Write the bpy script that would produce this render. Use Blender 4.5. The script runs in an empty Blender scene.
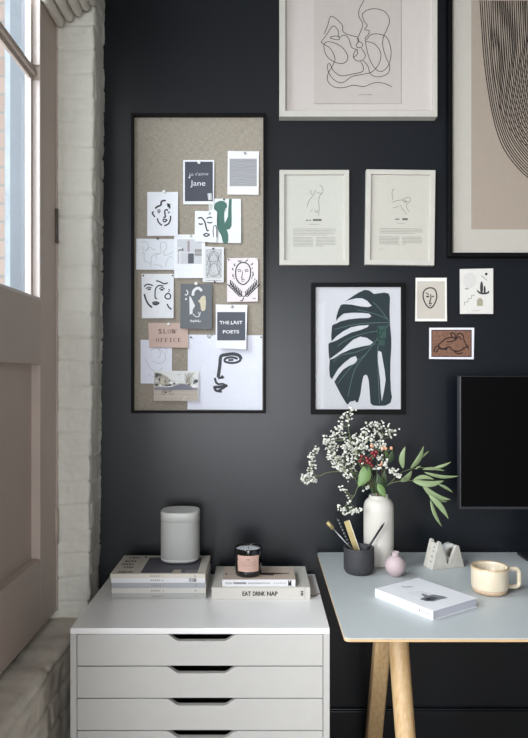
import bpy, bmesh, math, random
from mathutils import Vector, Matrix, noise
random.seed(7)
C = bpy.context.scene.collection
F, VX, VY, CH, CD = 643.0, 261.0, 377.0, 1.31, 2.15     # focal px, vanishing point, camera height, wall distance

# ------------------------------------------------------------------ basics
def P(px, py, d):                       # photo pixel at distance d from the camera -> world
    return Vector(((px-VX)*d/F, d-CD, CH-(py-VY)*d/F))
def onplane(px, py, z):                 # photo pixel on a horizontal plane
    return P(px, py, (CH-z)*F/(py-VY))
def lin(c):
    c /= 255.0
    return c/12.92 if c <= 0.04045 else ((c+0.055)/1.055)**2.4
def rgb(h):
    return (lin(int(h[0:2],16)), lin(int(h[2:4],16)), lin(int(h[4:6],16)), 1)

MATS = {}
def mat(name, h, rough=0.6, metal=0.0, spec=0.5, var=0.06, vscale=30, bump=0.0, bscale=200, kind='noise', h2=None, stretch=None, coat=0.0, sheen=0.0, trans=0.0, sss=0.0):
    if name in MATS: return MATS[name]
    m = bpy.data.materials.new(name); m.use_nodes = True
    n = m.node_tree.nodes; l = m.node_tree.links
    b = n['Principled BSDF']
    b.inputs['Roughness'].default_value = rough; b.inputs['Metallic'].default_value = metal
    b.inputs['Specular IOR Level'].default_value = spec
    if coat: b.inputs['Coat Weight'].default_value = coat; b.inputs['Coat Roughness'].default_value = 0.1
    if sheen: b.inputs['Sheen Weight'].default_value = sheen
    if trans: b.inputs['Transmission Weight'].default_value = trans
    if sss:
        b.inputs['Subsurface Weight'].default_value = sss; b.inputs['Subsurface Radius'].default_value = (.004,.003,.002)
    tc = n.new('ShaderNodeTexCoord'); mp = n.new('ShaderNodeMapping'); l.new(tc.outputs['Object'], mp.inputs[0])
    if stretch: mp.inputs['Scale'].default_value = stretch
    if kind == 'noise':
        t = n.new('ShaderNodeTexNoise'); t.inputs['Scale'].default_value = vscale; t.inputs['Detail'].default_value = 5; fac = t.outputs[0]
    elif kind == 'voronoi':
        t = n.new('ShaderNodeTexVoronoi'); t.inputs['Scale'].default_value = vscale; fac = t.outputs[0]
    elif kind == 'brick':
        t = n.new('ShaderNodeTexNoise'); t.inputs['Scale'].default_value = vscale; fac = t.outputs[0]
    l.new(mp.outputs[0], t.inputs['Vector'])
    r = n.new('ShaderNodeValToRGB'); c = rgb(h)
    if h2: c2 = rgb(h2); c1 = c
    else:
        c1 = tuple(max(0, x*(1-var)) for x in c[:3])+(1,); c2 = tuple(min(1, x*(1+var)) for x in c[:3])+(1,)
    r.color_ramp.elements[0].position = .3; r.color_ramp.elements[1].position = .7
    r.color_ramp.elements[0].color = c1; r.color_ramp.elements[1].color = c2
    l.new(fac, r.inputs[0]); l.new(r.outputs[0], b.inputs['Base Color'])
    if bump:
        t2 = n.new('ShaderNodeTexNoise'); t2.inputs['Scale'].default_value = bscale; t2.inputs['Detail'].default_value = 4
        l.new(mp.outputs[0], t2.inputs['Vector'])
        bp = n.new('ShaderNodeBump'); bp.inputs['Strength'].default_value = bump; bp.inputs['Distance'].default_value = .002
        l.new(t2.outputs[0], bp.inputs['Height']); l.new(bp.outputs[0], b.inputs['Normal'])
    MATS[name] = m; return m
def ink(h, rough=0.7):                  # flat printing ink / paper stock
    return mat('print_'+h, h, rough, var=0.02, vscale=60, spec=.3)
def glass_mat(name, tint='ffffff', ior=1.3):
    m = bpy.data.materials.new(name); m.use_nodes = True
    n = m.node_tree.nodes; l = m.node_tree.links; n.clear()
    o = n.new('ShaderNodeOutputMaterial'); mx = n.new('ShaderNodeMixShader')
    t = n.new('ShaderNodeBsdfTransparent'); g = n.new('ShaderNodeBsdfGlossy'); f = n.new('ShaderNodeFresnel')
    f.inputs[0].default_value = ior; g.inputs['Roughness'].default_value = .03
    t.inputs[0].default_value = rgb(tint)
    ge = n.new('ShaderNodeNewGeometry'); iv = n.new('ShaderNodeMath'); iv.operation = 'SUBTRACT'; iv.inputs[0].default_value = 1; l.new(ge.outputs['Backfacing'], iv.inputs[1])
    mu = n.new('ShaderNodeMath'); mu.operation = 'MULTIPLY'; l.new(f.outputs[0], mu.inputs[0]); l.new(iv.outputs[0], mu.inputs[1])
    l.new(mu.outputs[0], mx.inputs[0]); l.new(t.outputs[0], mx.inputs[1]); l.new(g.outputs[0], mx.inputs[2]); l.new(mx.outputs[0], o.inputs[0])
    return m

class MB:
    """collects geometry (world coordinates) with material slots"""
    def __init__(s): s.v = []; s.f = []; s.m = []; s.mats = []; s.sm = []
    def mi(s, m):
        if m not in s.mats: s.mats.append(m)
        return s.mats.index(m)
    def add(s, vs, fs, m, smooth=False):
        o = len(s.v); s.v += [Vector(v) for v in vs]; k = s.mi(m)
        for f in fs: s.f.append([o+i for i in f]); s.m.append(k); s.sm.append(smooth)
        return s
    def box(s, x0, x1, y0, y1, z0, z1, m):
        vs = [(x,y,z) for z in (z0,z1) for y in (y0,y1) for x in (x0,x1)]
        return s.add(vs, [(0,2,3,1),(4,5,7,6),(0,1,5,4),(2,6,7,3),(0,4,6,2),(1,3,7,5)], m)
    def hexa(s, bot, top, m):           # bottom quad, top quad (same winding, counter-clockwise from above)
        n = len(bot)
        return s.add(list(bot)+list(top), [tuple(range(n))[::-1], tuple(range(n, 2*n))]+[(i,(i+1)%n,n+(i+1)%n,n+i) for i in range(n)], m)
    def tube(s, pts, r, m, n=8, cap=True, smooth=True, flat=None):
        pts = [Vector(p) for p in pts]; N = len(pts)
        rs = r if isinstance(r, (list,tuple)) else [r]*N
        vs = []; up = None
        for i, p in enumerate(pts):
            t = (pts[min(i+1,N-1)]-pts[max(i-1,0)]).normalized()
            if up is None: up = Vector((0,1,0)) if abs(t.y) < .8 else Vector((1,0,0))
            a = t.cross(up).normalized(); b = a.cross(t).normalized(); up = b
            for k in range(n):
                th = 2*math.pi*k/n
                vs.append(p + (a*math.cos(th)*(flat or 1) + b*math.sin(th))*rs[i])
        fs = [(i*n+k, i*n+(k+1)%n, (i+1)*n+(k+1)%n, (i+1)*n+k) for i in range(N-1) for k in range(n)]
        if cap: fs += [tuple(range(n))[::-1], tuple(range((N-1)*n, N*n))]
        return s.add(vs, fs, m, smooth)
    def lathe(s, prof, c, m, n=48, shape=None, cap=False, smooth=True):   # prof: (r, z)
        vs = []; c = Vector(c)
        for r, z in prof:
            for k in range(n):
                th = 2*math.pi*k/n
                dx, dy = shape(th) if shape else (math.cos(th), math.sin(th))
                vs.append((c.x+dx*r, c.y+dy*r, c.z+z))
        N = len(prof)
        fs = [(i*n+k, i*n+(k+1)%n, (i+1)*n+(k+1)%n, (i+1)*n+k) for i in range(N-1) for k in range(n)]
        if cap: fs += [tuple(range(n))[::-1], tuple(range((N-1)*n, N*n))]
        return s.add(vs, fs, m, smooth)
    def prism(s, poly, fn, a, b, m):    # 2-D polygon extruded between a and b; fn(u,v,w)->world
        n = len(poly)
        vs = [fn(u,v,a) for u,v in poly]+[fn(u,v,b) for u,v in poly]
        return s.add(vs, [tuple(range(n))[::-1], tuple(range(n,2*n))]+[(i,(i+1)%n,n+(i+1)%n,n+i) for i in range(n)], m)

ORG = {}
def pub(name, mb, parent=None, bevel=0, seg=2, angle=40, solid=0, origin=None, sub=0, recalc=True):
    me = bpy.data.meshes.new(name)
    if parent is not None: o0 = ORG[parent.name]
    elif origin is not None: o0 = Vector(origin)
    else:
        xs = [v.x for v in mb.v]; ys = [v.y for v in mb.v]; zs = [v.z for v in mb.v]
        o0 = Vector(((min(xs)+max(xs))/2, (min(ys)+max(ys))/2, min(zs)))
    me.from_pydata([v-o0 for v in mb.v], [], mb.f)
    for m in mb.mats: me.materials.append(m)
    for p, k, sm in zip(me.polygons, mb.m, mb.sm): p.material_index = k; p.use_smooth = sm
    if recalc:
        bm = bmesh.new(); bm.from_mesh(me); bmesh.ops.recalc_face_normals(bm, faces=bm.faces); bm.to_mesh(me); bm.free()
    me.update()
    o = bpy.data.objects.new(name, me); C.objects.link(o); ORG[o.name] = o0
    if parent is not None: o.parent = parent
    else: o.location = o0
    if solid:
        md = o.modifiers.new('solid','SOLIDIFY'); md.thickness = solid; md.offset = 0
    if bevel:
        md = o.modifiers.new('bevel','BEVEL'); md.width = bevel; md.segments = seg; md.limit_method = 'ANGLE'; md.angle_limit = math.radians(angle)
        md.harden_normals = False
    if sub:
        md = o.modifiers.new('sub','SUBSURF'); md.levels = sub; md.render_levels = sub
    return o
def thing(name, loc, label=None, cat=None, group=None, kind=None):
    o = bpy.data.objects.new(name, None); C.objects.link(o); o.location = loc; o.empty_display_size = .05
    ORG[o.name] = Vector(loc); tag(o, label, cat, group, kind); return o
def tag(o, label=None, cat=None, group=None, kind=None):
    if label: o['label'] = label
    if cat: o['category'] = cat
    if group: o['group'] = group
    if kind: o['kind'] = kind
    return o
def spline(pts, k=6, closed=False):
    pts = [tuple(p) for p in pts]
    if len(pts) < 3 and not closed: return [Vector(p) for p in pts]
    n = len(pts); out = []
    V = [Vector(p) for p in pts]
    rng = n if closed else n-1
    for i in range(rng):
        if closed: a,b,c,d = V[(i-1)%n],V[i],V[(i+1)%n],V[(i+2)%n]
        else: a,b,c,d = V[max(i-1,0)],V[i],V[i+1],V[min(i+2,n-1)]
        for j in range(k):
            t = j/k
            out.append(.5*((2*b)+(c-a)*t+(2*a-5*b+4*c-d)*t*t+(3*b-a-3*c+d)*t**3))
    if not closed: out.append(V[-1])
    return out

# ------------------------------------------------------------------ printed sheets
GLY = {}
def glyphs(txt, bold=None):
    if bold is None: bold = .02 if txt in ('EAT','DRINK','NAP','THE LAST','POETS') else 0
    if txt in GLY: return GLY[txt]
    cu = bpy.data.curves.new('t','FONT'); cu.body = txt; cu.resolution_u = 3; cu.offset = bold
    ob = bpy.data.objects.new('t', cu); C.objects.link(ob)
    bpy.context.view_layer.update()
    me = ob.to_mesh()
    vs = [(v.co.x, v.co.y) for v in me.vertices]; fs = [tuple(p.vertices) for p in me.polygons]
    ob.to_mesh_clear(); bpy.data.objects.remove(ob); bpy.data.curves.remove(cu)
    x0 = min(v[0] for v in vs); x1 = max(v[0] for v in vs); y0 = min(v[1] for v in vs); y1 = max(v[1] for v in vs)
    GLY[txt] = ([((x-x0)/(x1-x0), (y-y0)/(y1-y0)) for x,y in vs], fs); return GLY[txt]

sh_bold = False
class Sheet:
    """drawing surface; W(u,v,layer)->world. (ox,oy,s): crop frame of the photo the marks were read in"""
    def __init__(s, ox, oy, sc, W, mb=None): s.ox, s.oy, s.s, s.Wf = ox, oy, sc, W; s.mb = mb or MB()
    def W(s, u, v, k): return s.Wf(s.ox+u/s.s, s.oy+v/s.s, k)
    def line(s, pts, w, col, k=2, smooth=True, taper=True, closed=False):
        m = ink(col) if isinstance(col, str) else col
        q = spline(pts, 6, closed) if smooth else [Vector(p) for p in pts]
        if closed: q.append(q[0])
        n = len(q); w = w*1.22 if sh_bold else w
        L = []; R = []
        for i, p in enumerate(q):
            t = q[min(i+1,n-1)]-q[max(i-1,0)]
            if closed and i in (0, n-1): t = q[1]-q[n-2]
            t = t.normalized() if t.length > 1e-6 else Vector((1,0))
            nn = Vector((-t.y, t.x)); ww = w/2
            if taper and not closed:
                e = min(i, n-1-i)/max(1,(n-1)); ww *= min(1, .7+e*6)
            L.append(p+nn*ww); R.append(p-nn*ww)
        vs = [s.W(p.x,p.y,k) for p in L]+[s.W(p.x,p.y,k) for p in R]
        s.mb.add(vs, [(i,i+1,n+i+1,n+i) for i in range(n-1)], m); return s
    def poly(s, pts, col, k=1, smooth=False):
        m = ink(col) if isinstance(col, str) else col
        q = spline(pts, 5, True) if smooth else [Vector(p) for p in pts]
        from mathutils.geometry import tessellate_polygon
        tr = tessellate_polygon([[Vector((p.x,p.y,0)) for p in q]])
        s.mb.add([s.W(p.x,p.y,k) for p in q], [tuple(t) for t in tr], m); return s
    def rect(s, x0, y0, x1, y1, col, k=1): return s.poly([(x0,y0),(x1,y0),(x1,y1),(x0,y1)], col, k)
    def ell(s, cx, cy, rx, ry, col, k=2, n=20):
        return s.poly([(cx+rx*math.cos(2*math.pi*i/n), cy+ry*math.sin(2*math.pi*i/n)) for i in range(n)], col, k)
    def text(s, t, x0, y0, x1, y1, col, k=3, skew=0):
        vs, fs = glyphs(t); m = ink(col)
        s.mb.add([s.W(x0+(x1-x0)*u, y1-(y1-y0)*v+skew*u, k) for u,v in vs], fs, m); return s
    def words(s, x0, x1, y, h, col, k=2, seed=0, fill=1.0):      # a line of print too small to read
        r = random.Random(seed*31+int(y*7)); x = x0; end = x0+(x1-x0)*fill
        while x < end-h:
            w = min(r.uniform(1.2, 5)*h, end-x)
            s.rect(x, y-h/2, x+w, y+h/2, col, k); x += w+h*.7
        return s

def card(name, label, cat, crop, corners, d, stock, draw=None, lift=.004, group=None, thick=.0006, extra=0):
    ox, oy, sc = crop
    cs = [(ox+u/sc, oy+v/sc) for u,v in corners]        # tl tr br bl
    y0 = min(c[1] for c in cs); y1 = max(c[1] for c in cs)
    def W(px, py, k):
        t = (py-y0)/(y1-y0)
        dd = d - lift*t - .00022*k
        return P(px, py, dd)
    sh = Sheet(ox, oy, sc, W)
    st = ink(stock) if isinstance(stock, str) else stock
    N = 6
    top = [Vector(cs[0]).lerp(Vector(cs[1]), 1*i) for i in (0,1)]
    vs = []
    for j in range(N+1):
        a = Vector(cs[0]).lerp(Vector(cs[3]), j/N); b = Vector(cs[1]).lerp(Vector(cs[2]), j/N)
        vs += [W(a.x,a.y,0), W(b.x,b.y,0), W(a.x,a.y,0)+Vector((0,thick,0)), W(b.x,b.y,0)+Vector((0,thick,0))]
    fs = []
    for j in range(N):
        o = j*4; p = o+4
        fs += [(o,o+1,p+1,p),(o+2,p+2,p+3,o+3),(o,p,p+2,o+2),(o+1,o+3,p+3,p+1)]
    fs += [(0,2,3,1),(N*4,N*4+1,N*4+3,N*4+2)]
    sh.mb.add(vs, fs, st)
    if draw: draw(sh)
    # two-sided prints: keep the winding as laid out
    o = pub(name, sh.mb, recalc=False)
    tag(o, label, cat, group); return o

# ------------------------------------------------------------------ materials
M_wall = mat('wall_paint_ink_blue', '0b1017', .33, var=.05, vscale=6, bump=.10, bscale=350, spec=.5)
M_base = mat('baseboard_paint', '0a0e13', .34, var=.03, vscale=6)
M_white = mat('room_paint', '73706b', .8, var=.02, vscale=4)
M_brick = mat('painted_brick', 'dad8ce', .6, var=.05, vscale=9, bump=.7, bscale=70)
M_ledge = mat('painted_brick_worn', 'cbc4b9', .65, var=.12, vscale=12, bump=.6, bscale=60)
M_door = mat('door_paint_taupe', 'b8a99f', .5, var=.04, vscale=5, bump=.08, bscale=120)
M_bead = mat('glazing_bead_paint', 'cfc4bf', .5, var=.03)
M_trimr = mat('ribbed_trim_paint', 'd0c9bf', .6, var=.05, vscale=20, bump=.1)
M_ceil = mat('ceiling_paint', '7f7c78', .8, var=.02, vscale=4)
M_floor = mat('oak_floor', '8f877d', .5, var=.2, vscale=8, stretch=(1,12,1), bump=.1)
M_blackframe = mat('black_frame_wood', '080809', .5, var=.1, vscale=40, spec=.14)
M_whiteframe = mat('white_frame_wood', 'b9b6ae', .45, var=.03)
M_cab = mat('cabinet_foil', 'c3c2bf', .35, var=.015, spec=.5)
M_cab_lit = mat('cabinet_foil_lit_top', 'f2f2f2', .22, var=.01, spec=.5)  # same white foil, brightened: light falling on the top put into the colour
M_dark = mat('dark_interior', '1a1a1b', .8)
M_lino = mat('desk_linoleum', 'b3b9bb', .42, var=.02, vscale=25, spec=.4)
M_ply = mat('desk_plywood_edge', 'c9ab83', .5, var=.15, vscale=30, stretch=(1,1,40))
M_oak = mat('oak_leg', 'd0b48a', .45, h2='bd9a6c', vscale=22, stretch=(6,6,.7), bump=.1)
M_glass = glass_mat('frame_glass', 'fbfbfb', 1.22)
M_pane = glass_mat('window_glass', 'f4f7f8', 1.4)
M_metal = mat('brushed_metal', 'b9b9b9', .3, metal=1)
M_linen = None
def linen_mat():
    m = bpy.data.materials.new('linen_board'); m.use_nodes = True
    n = m.node_tree.nodes; l = m.node_tree.links; b = n['Principled BSDF']; b.inputs['Roughness'].default_value = .9
    b.inputs['Specular IOR Level'].default_value = .2
    tc = n.new('ShaderNodeTexCoord'); r = n.new('ShaderNodeValToRGB'); add = n.new('ShaderNodeMath'); add.operation = 'ADD'
    outs = []
    for sx, sz in ((700,60),(60,700)):
        mp = n.new('ShaderNodeMapping'); mp.inputs['Scale'].default_value = (sx, 1, sz)
        t = n.new('ShaderNodeTexNoise'); t.inputs['Scale'].default_value = 1; t.inputs['Detail'].default_value = 2
        l.new(tc.outputs['Object'], mp.inputs[0]); l.new(mp.outputs[0], t.inputs['Vector']); outs.append(t.outputs[0])
    l.new(outs[0], add.inputs[0]); l.new(outs[1], add.inputs[1])
    mul = n.new('ShaderNodeMath'); mul.operation = 'MULTIPLY'; mul.inputs[1].default_value = .5; l.new(add.outputs[0], mul.inputs[0])
    r.color_ramp.elements[0].position = .35; r.color_ramp.elements[1].position = .65
    r.color_ramp.elements[0].color = rgb('847c70'); r.color_ramp.elements[1].color = rgb('a69e92')
    l.new(mul.outputs[0], r.inputs[0]); l.new(r.outputs[0], b.inputs['Base Color'])
    bp = n.new('ShaderNodeBump'); bp.inputs['Strength'].default_value = .3; bp.inputs['Distance'].default_value = .001
    l.new(mul.outputs[0], bp.inputs['Height']); l.new(bp.outputs[0], b.inputs['Normal'])
    return m
M_linen = linen_mat()

# ------------------------------------------------------------------ the room
def struct(name, mb, **k):
    return tag(pub(name, mb, **k), kind='structure')
struct('wall_back', MB().box(-.66, 2.7, 0, .12, 0, 2.9, M_wall))
struct('baseboard_back', MB().box(-.52, 2.7, -.016, 0, 0, .200, M_base).box(-.52, 2.7, -.012, 0, .200, .206, M_base), bevel=.002)
struct('floor', MB().box(-.76, 2.7, -4.6, 0, -.05, 0, M_floor))
struct('ceiling', MB().box(-.76, 2.7, -4.6, .12, 2.9, 3.0, M_ceil))
struct('wall_right', MB().box(2.7, 2.8, -4.6, .12, 0, 2.9, M_white))
rw = MB()   # rear wall with a wide window opening
rw.box(-.76, -.62, -4.7, -4.6, 0, 2.9, M_white).box(.72, 2.7, -4.7, -4.6, 0, 2.9, M_white)
rw.box(-.62, .72, -4.7, -4.6, 0, .25, M_white).box(-.62, .72, -4.7, -4.6, 2.15, 2.9, M_white)
struct('wall_rear', rw)
DX = -.64   # inner face of the glazed door and the left wall
lw = MB()   # left wall: over the door, between door and second window, beyond it
lw.box(-.76, DX, -1.17, -.12, 2.78, 2.9, M_white)
lw.box(-.76, DX, -1.40, -1.17, 0, 2.9, M_white)
lw.box(-.76, DX, -2.80, -1.40, 0, .75, M_white).box(-.76, DX, -2.80, -1.40, 2.65, 2.9, M_white)
lw.box(-.76, DX, -4.6, -2.80, 0, 2.9, M_white)
lw.box(-.76, -.66, -1.17, .12, 0, .56, M_white)
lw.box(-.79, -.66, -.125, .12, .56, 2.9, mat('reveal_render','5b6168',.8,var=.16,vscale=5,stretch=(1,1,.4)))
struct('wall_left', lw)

# irregular painted brickwork
def brick_sheet(prof, z0, z1, dz, zs=None, seed=0, mortar=.0055, course=.0755, amp=.0025, along=None):
    """prof: list of (x,y,nx,ny,s) in plan; s = running length"""
    mb = MB(); nz = int((z1-z0)/dz); W = len(prof); vs = []
    for j in range(nz+1):
        z = z0+(z1-z0)*j/nz
        for (x,y,nx,ny,s) in prof:
            zz = z + .004*noise.noise(Vector((s*12, z*3, seed)))
            row = math.floor(zz/course); fz = (zz/course-row)
            off = .5*(row % 2)*.22+.07; c = (s+off)/.22; col = math.floor(c); fs_ = c-col
            dm = min(fz, 1-fz)*course; dv = min(fs_, 1-fs_)*.22
            h = amp*1.3*noise.noise(Vector((row*7.3, col*3.1, seed+5)))
            h += amp*noise.noise(Vector((s*22, z*20, seed+9))) + amp*.7*noise.noise(Vector((s*60, z*50, seed+3))) + amp*.25*noise.noise(Vector((s*150, z*120, seed+4)))
            g = mortar*(math.exp(-(dm/.0035)**2)*min(1,.15+2.2*max(0,noise.noise(Vector((s*5, row*2.7, 1+seed)))+.12)) + .6*math.exp(-(dv/.004)**2))
            h -= g
            vs.append(Vector((x+nx*h, y+ny*h, z)))
    fs = [(j*W+i, j*W+i+1, (j+1)*W+i+1, (j+1)*W+i) for j in range(nz) for i in range(W-1)]
    mb.add(vs, fs, M_brick, True); return mb
XR = -.526; YF = -.13
prof = []; s = 0
for i in range(24):
    x = -.665+(XR-.010+.665)*i/23; prof.append((x, YF-.016*max(0,(-.597-x)/.068)**1.6, 0, -1, x+1))
for i in range(1,7):
    a = math.radians(15*i); prof.append((XR-.010+.010*math.sin(a), YF+.010-.010*math.cos(a), math.sin(a), -math.cos(a), XR-.01+1+.0157*i/6))
for i in range(1,24):
    y = YF+.010+(.14-.01)*i/23; prof.append((XR, y, 1, 0, XR+1+.01+(y-YF)))
pier = brick_sheet(prof, .2, 2.9, .004, amp=.0034, mortar=.0075)
for v in pier.v:       # the pier leans in a little towards its foot
    v.x += .004 - .020*max(0, (2.45-v.z)/2.0) + .003*noise.noise(Vector((0, 0, v.z*2.2)))
struct('wall_pier', pier, recalc=False)
# ledge below the door: painted brick with a soft worn edge
lp = []
nL = 26
mb = MB(); vs = []; ny = 150; LT = .556
pr = []
for i in range(14): pr.append((-.70+(.13)*i/13, LT-.003*i/13, 0, 1))
for i in range(1,8):
    a = math.radians(90*i/8); pr.append((-.570+.020*math.sin(a), LT-.025+.022*math.cos(a), math.sin(a), math.cos(a)))
for i in range(70): pr.append((-.550, LT-.028-(LT-.03)*i/69, 1, 0))
for j in range(ny+1):
    y = -1.9+(1.9+.0)*j/ny
    for k, (x, z, nx, nz) in enumerate(pr):
        s_ = y+3; row = math.floor(z/.0755); fz = z/.0755-row
        c = (s_+.11*(row%2))/.22; col = math.floor(c); fv = c-col
        dm = min(fz,1-fz)*.0755; dv = min(fv,1-fv)*.22
        h = .006*noise.noise(Vector((y*8, z*9, 3)))+.0035*noise.noise(Vector((y*25, k*.2, 8)))+.002*noise.noise(Vector((y*70, k*.7, 2)))
        if k > 13: h -= .008*math.exp(-(dm/.006)**2)+.007*math.exp(-(dv/.006)**2)
        vs.append((x+nx*h+.0, y, z+nz*h))
W = len(pr)
mb.add(vs, [(j*W+i, j*W+i+1, (j+1)*W+i+1, (j+1)*W+i) for j in range(ny) for i in range(W-1)], M_ledge, True)
struct('wall_ledge', mb, recalc=False)

# ribbed trim over the door reveal
tm = MB()
tips = [(62.5,27),(71.5,21.5),(80.5,16.0),(88.5,11.0),(95,5.5),(100,-1)]
for i, (a, b) in enumerate(tips):
    p = P(a-2.5, b-4.5, 2.0); e = Vector((p.x, -.142, p.z))
    pts = [e+Vector((0,.004,0)), e, e+Vector((0,-.006,0)), e+Vector((0,-.014,0))]+[e+Vector((0,-.1*k, 0)) for k in range(1,11)]
    tm.tube(pts, [.004,.010,.0135,.0155]+[.0158]*10, M_trimr, n=14)
q = P(62,20,2.0)
tm.hexa([Vector((-.66,-1.15,2.43)),Vector((-.50,-1.15,2.52)),Vector((-.50,-.14,2.52)),Vector((-.66,-.14,2.43))],
        [Vector((-.66,-1.15,2.60)),Vector((-.50,-1.15,2.60)),Vector((-.50,-.14,2.60)),Vector((-.66,-.14,2.60))], M_trimr)
struct('trim_1', tm)

# glazed door in the left wall
dr = thing('door_1', (DX, -.6, .57), kind='structure')
def dbox(name, y0, y1, z0, z1, x0=DX-.045, x1=DX, m=None, bv=.002):
    return pub(name, MB().box(x0, x1, y0, y1, z0, z1, m or M_door), dr, bevel=bv)
ZB, ZP0, ZP1, ZG0, ZG1, ZT = .578, .782, 1.346, 1.533, 2.68, 2.78
YS, YE, YL = -.285, -.128, -1.03       # stile edges
dbox('stile', YS, YE-.016, ZB, ZT); dbox('stile', -1.17, YL, ZB, ZT)
dbox('jamb', YE-.014, YE+.004, ZB, ZT, DX-.05, DX+.004)
dbox('rail', YL, YS, ZB, ZP0); dbox('rail', YL, YS, ZP1, ZG0-.0); dbox('rail', YL, YS, ZG1, ZT)
dbox('panel', YL-.01, YS+.01, ZP0-.01, ZP1+.01, DX-.040, DX-.026)
dbox('muntin', YL, YS, 2.168, 2.212, DX-.030, DX-.020, bv=.002); dbox('muntin_bead', YL, YS, 2.181, 2.199, DX-.021, DX-.010, bv=.003)
for z0, z1 in ((ZG0, 2.168), (2.212, ZG1)):
    mb = MB()
    mb.box(DX-.020, DX+.0015, YS-.007, YS+.003, z0, z1, M_bead).box(DX-.020, DX-.006, YL, YL+.009, z0, z1, M_bead)
    if z0 == ZG0: mb.box(DX-.020, DX+.0015, YL, YS, z0-.002, z0+.007, M_bead)
    else: mb.box(DX-.020, DX-.006, YL, YS, z1-.009, z1, M_bead)
    mb.box(DX-.034, DX-.020, YS-.020, YS, z0, z1, M_bead).box(DX-.034, DX-.020, YL, YL+.020, z0, z1, M_bead)
    pub('glazing_bead', mb, dr, bevel=.002)
    pub('glass_pane', MB().box(DX-.030, DX-.026, YL, YS, z0, z1, M_pane), dr)
dbox('door_gap_shade', -1.17, YE, .545, .600, DX-.11, DX-.028, M_dark)  # dark block added to stand in for the shadow line below the door
def hinge(z0, z1, m):
    pub('hinge', MB().tube([(DX+.003, YE-.020, z0), (DX+.003, YE-.020, z1)], .006, m, n=10), dr)
hinge(1.727, 1.833, mat('hinge_dark', '5c5350', .5)); hinge(.79, .90, M_door)
# second window further along the left wall (out of the frame) and the rear window: frames only
def win_x(name, x, y0, y1, z0, z1):
    r = thing(name, (x, (y0+y1)/2, z0), kind='structure')
    mb = MB()
    for a, b, c, d in ((y0,y0+.05,z0,z1),(y1-.05,y1,z0,z1),(y0,y1,z0,z0+.05),(y0,y1,z1-.05,z1),((y0+y1)/2-.02,(y0+y1)/2+.02,z0,z1)):
        mb.box(x-.04, x+.0, a, b, c, d, M_white)
    pub('window_frame', mb, r)
def win_y(name, y, x0, x1, z0, z1):
    r = thing(name, ((x0+x1)/2, y, z0), kind='structure')
    mb = MB()
    for a, b, c, d in ((x0,x0+.05,z0,z1),(x1-.05,x1,z0,z1),(x0,x1,z0,z0+.05),(x0,x1,z1-.05,z1),((x0+x1)/2-.02,(x0+x1)/2+.02,z0,z1)):
        mb.box(a, b, y-.04, y, c, d, M_white)
    pub('window_frame', mb, r)
win_x('window_2', -.68, -2.8, -1.4, .75, 2.65)
win_y('window_3', -4.63, -.62, .72, .25, 2.15)

# outside: a neighbouring brick wall with a pale rendered pier
def brick_tex():
    m = bpy.data.materials.new('outside_brick'); m.use_nodes = True
    n = m.node_tree.nodes; l = m.node_tree.links; b = n['Principled BSDF']; b.inputs['Roughness'].default_value = .9
    tc = n.new('ShaderNodeTexCoord'); mp = n.new('ShaderNodeMapping'); mp.inputs['Rotation'].default_value = (math.radians(90),0,0)
    t = n.new('ShaderNodeTexBrick'); t.inputs['Scale'].default_value = 1
    t.inputs['Brick Width'].default_value = .22; t.inputs['Row Height'].default_value = .075; t.inputs['Mortar Size'].default_value = .006
    t.inputs['Color1'].default_value = rgb('a08b80'); t.inputs['Color2'].default_value = rgb('ab988d'); t.inputs['Mortar'].default_value = rgb('918c86')
    l.new(tc.outputs['Object'], mp.inputs[0]); l.new(mp.outputs[0], t.inputs['Vector']); l.new(t.outputs[0], b.inputs['Base Color'])
    return m
struct('wall_neighbour', MB().box(-3.2, -1.042, .50, .62, 0, 5, brick_tex()))
struct('wall_neighbour_pier', MB().box(-1.04, -.60, .46, .62, 0, 5, mat('outside_render', 'a3a9af', .8, var=.14, vscale=7)))

# ------------------------------------------------------------------ frames
def picture_frame(name, label, cat, out, inn, dfront, M, recess=.010, printed=None, glass=True, group=None, rot=0, backd=CD-.001, stock='dddad4', tilt=0):
    x0,y0,x1,y1 = out; a0,b0,a1,b1 = inn
    A = P(x0,y0,dfront); B = P(x1,y1,dfront); I = P(a0,b0,dfront); J = P(a1,b1,dfront)
    yb = backd-CD; yf = dfront-CD
    root = thing(name, ((A.x+B.x)/2, yb, B.z), label, cat, group)
    mb = MB()
    o = [(A.x,A.z),(B.x,A.z),(B.x,B.z),(A.x,B.z)]; i = [(I.x,I.z),(J.x,I.z),(J.x,J.z),(I.x,J.z)]
    vs = [Vector((x,yf,z)) for x,z in o]+[Vector((x,yf,z)) for x,z in i]+[Vector((x,yb,z)) for x,z in o]+[Vector((x,yb,z)) for x,z in i]
    fs = []
    for k in range(4):
        n = (k+1)%4
        fs += [(k,n,4+n,4+k),(8+k,12+k,12+n,8+n),(k,8+k,8+n,n),(4+k,4+n,12+n,12+k)]
    mb.add(vs, fs, M); pub('frame', mb, root, bevel=.0012)
    ds = dfront+recess
    def W(px, py, k):      # pixel of the front plane's frame, on the print plane
        return P(px, py, ds-.00025*k)
    sh = Sheet(0,0,1,W)
    S0 = Vector((I.x-.001, yf+recess, I.z+.001)); S1 = Vector((J.x+.001, yf+recess+.003, J.z-.001))
    sh.mb.box(S0.x, S1.x, S0.y, S1.y, S1.z, S0.z, ink(stock) if isinstance(stock,str) else stock)
    if printed: printed(sh)
    pub('print', sh.mb, root, recalc=False)
    if glass: pub('glass_pane', MB().box(I.x, J.x, yf+.003, yf+.0045, J.z, I.z, M_glass), root)
    if rot: root.rotation_euler = (0, rot, 0)
    return root

def crop(sh, ox, oy, s): sh.ox, sh.oy, sh.s = ox, oy, s

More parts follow.
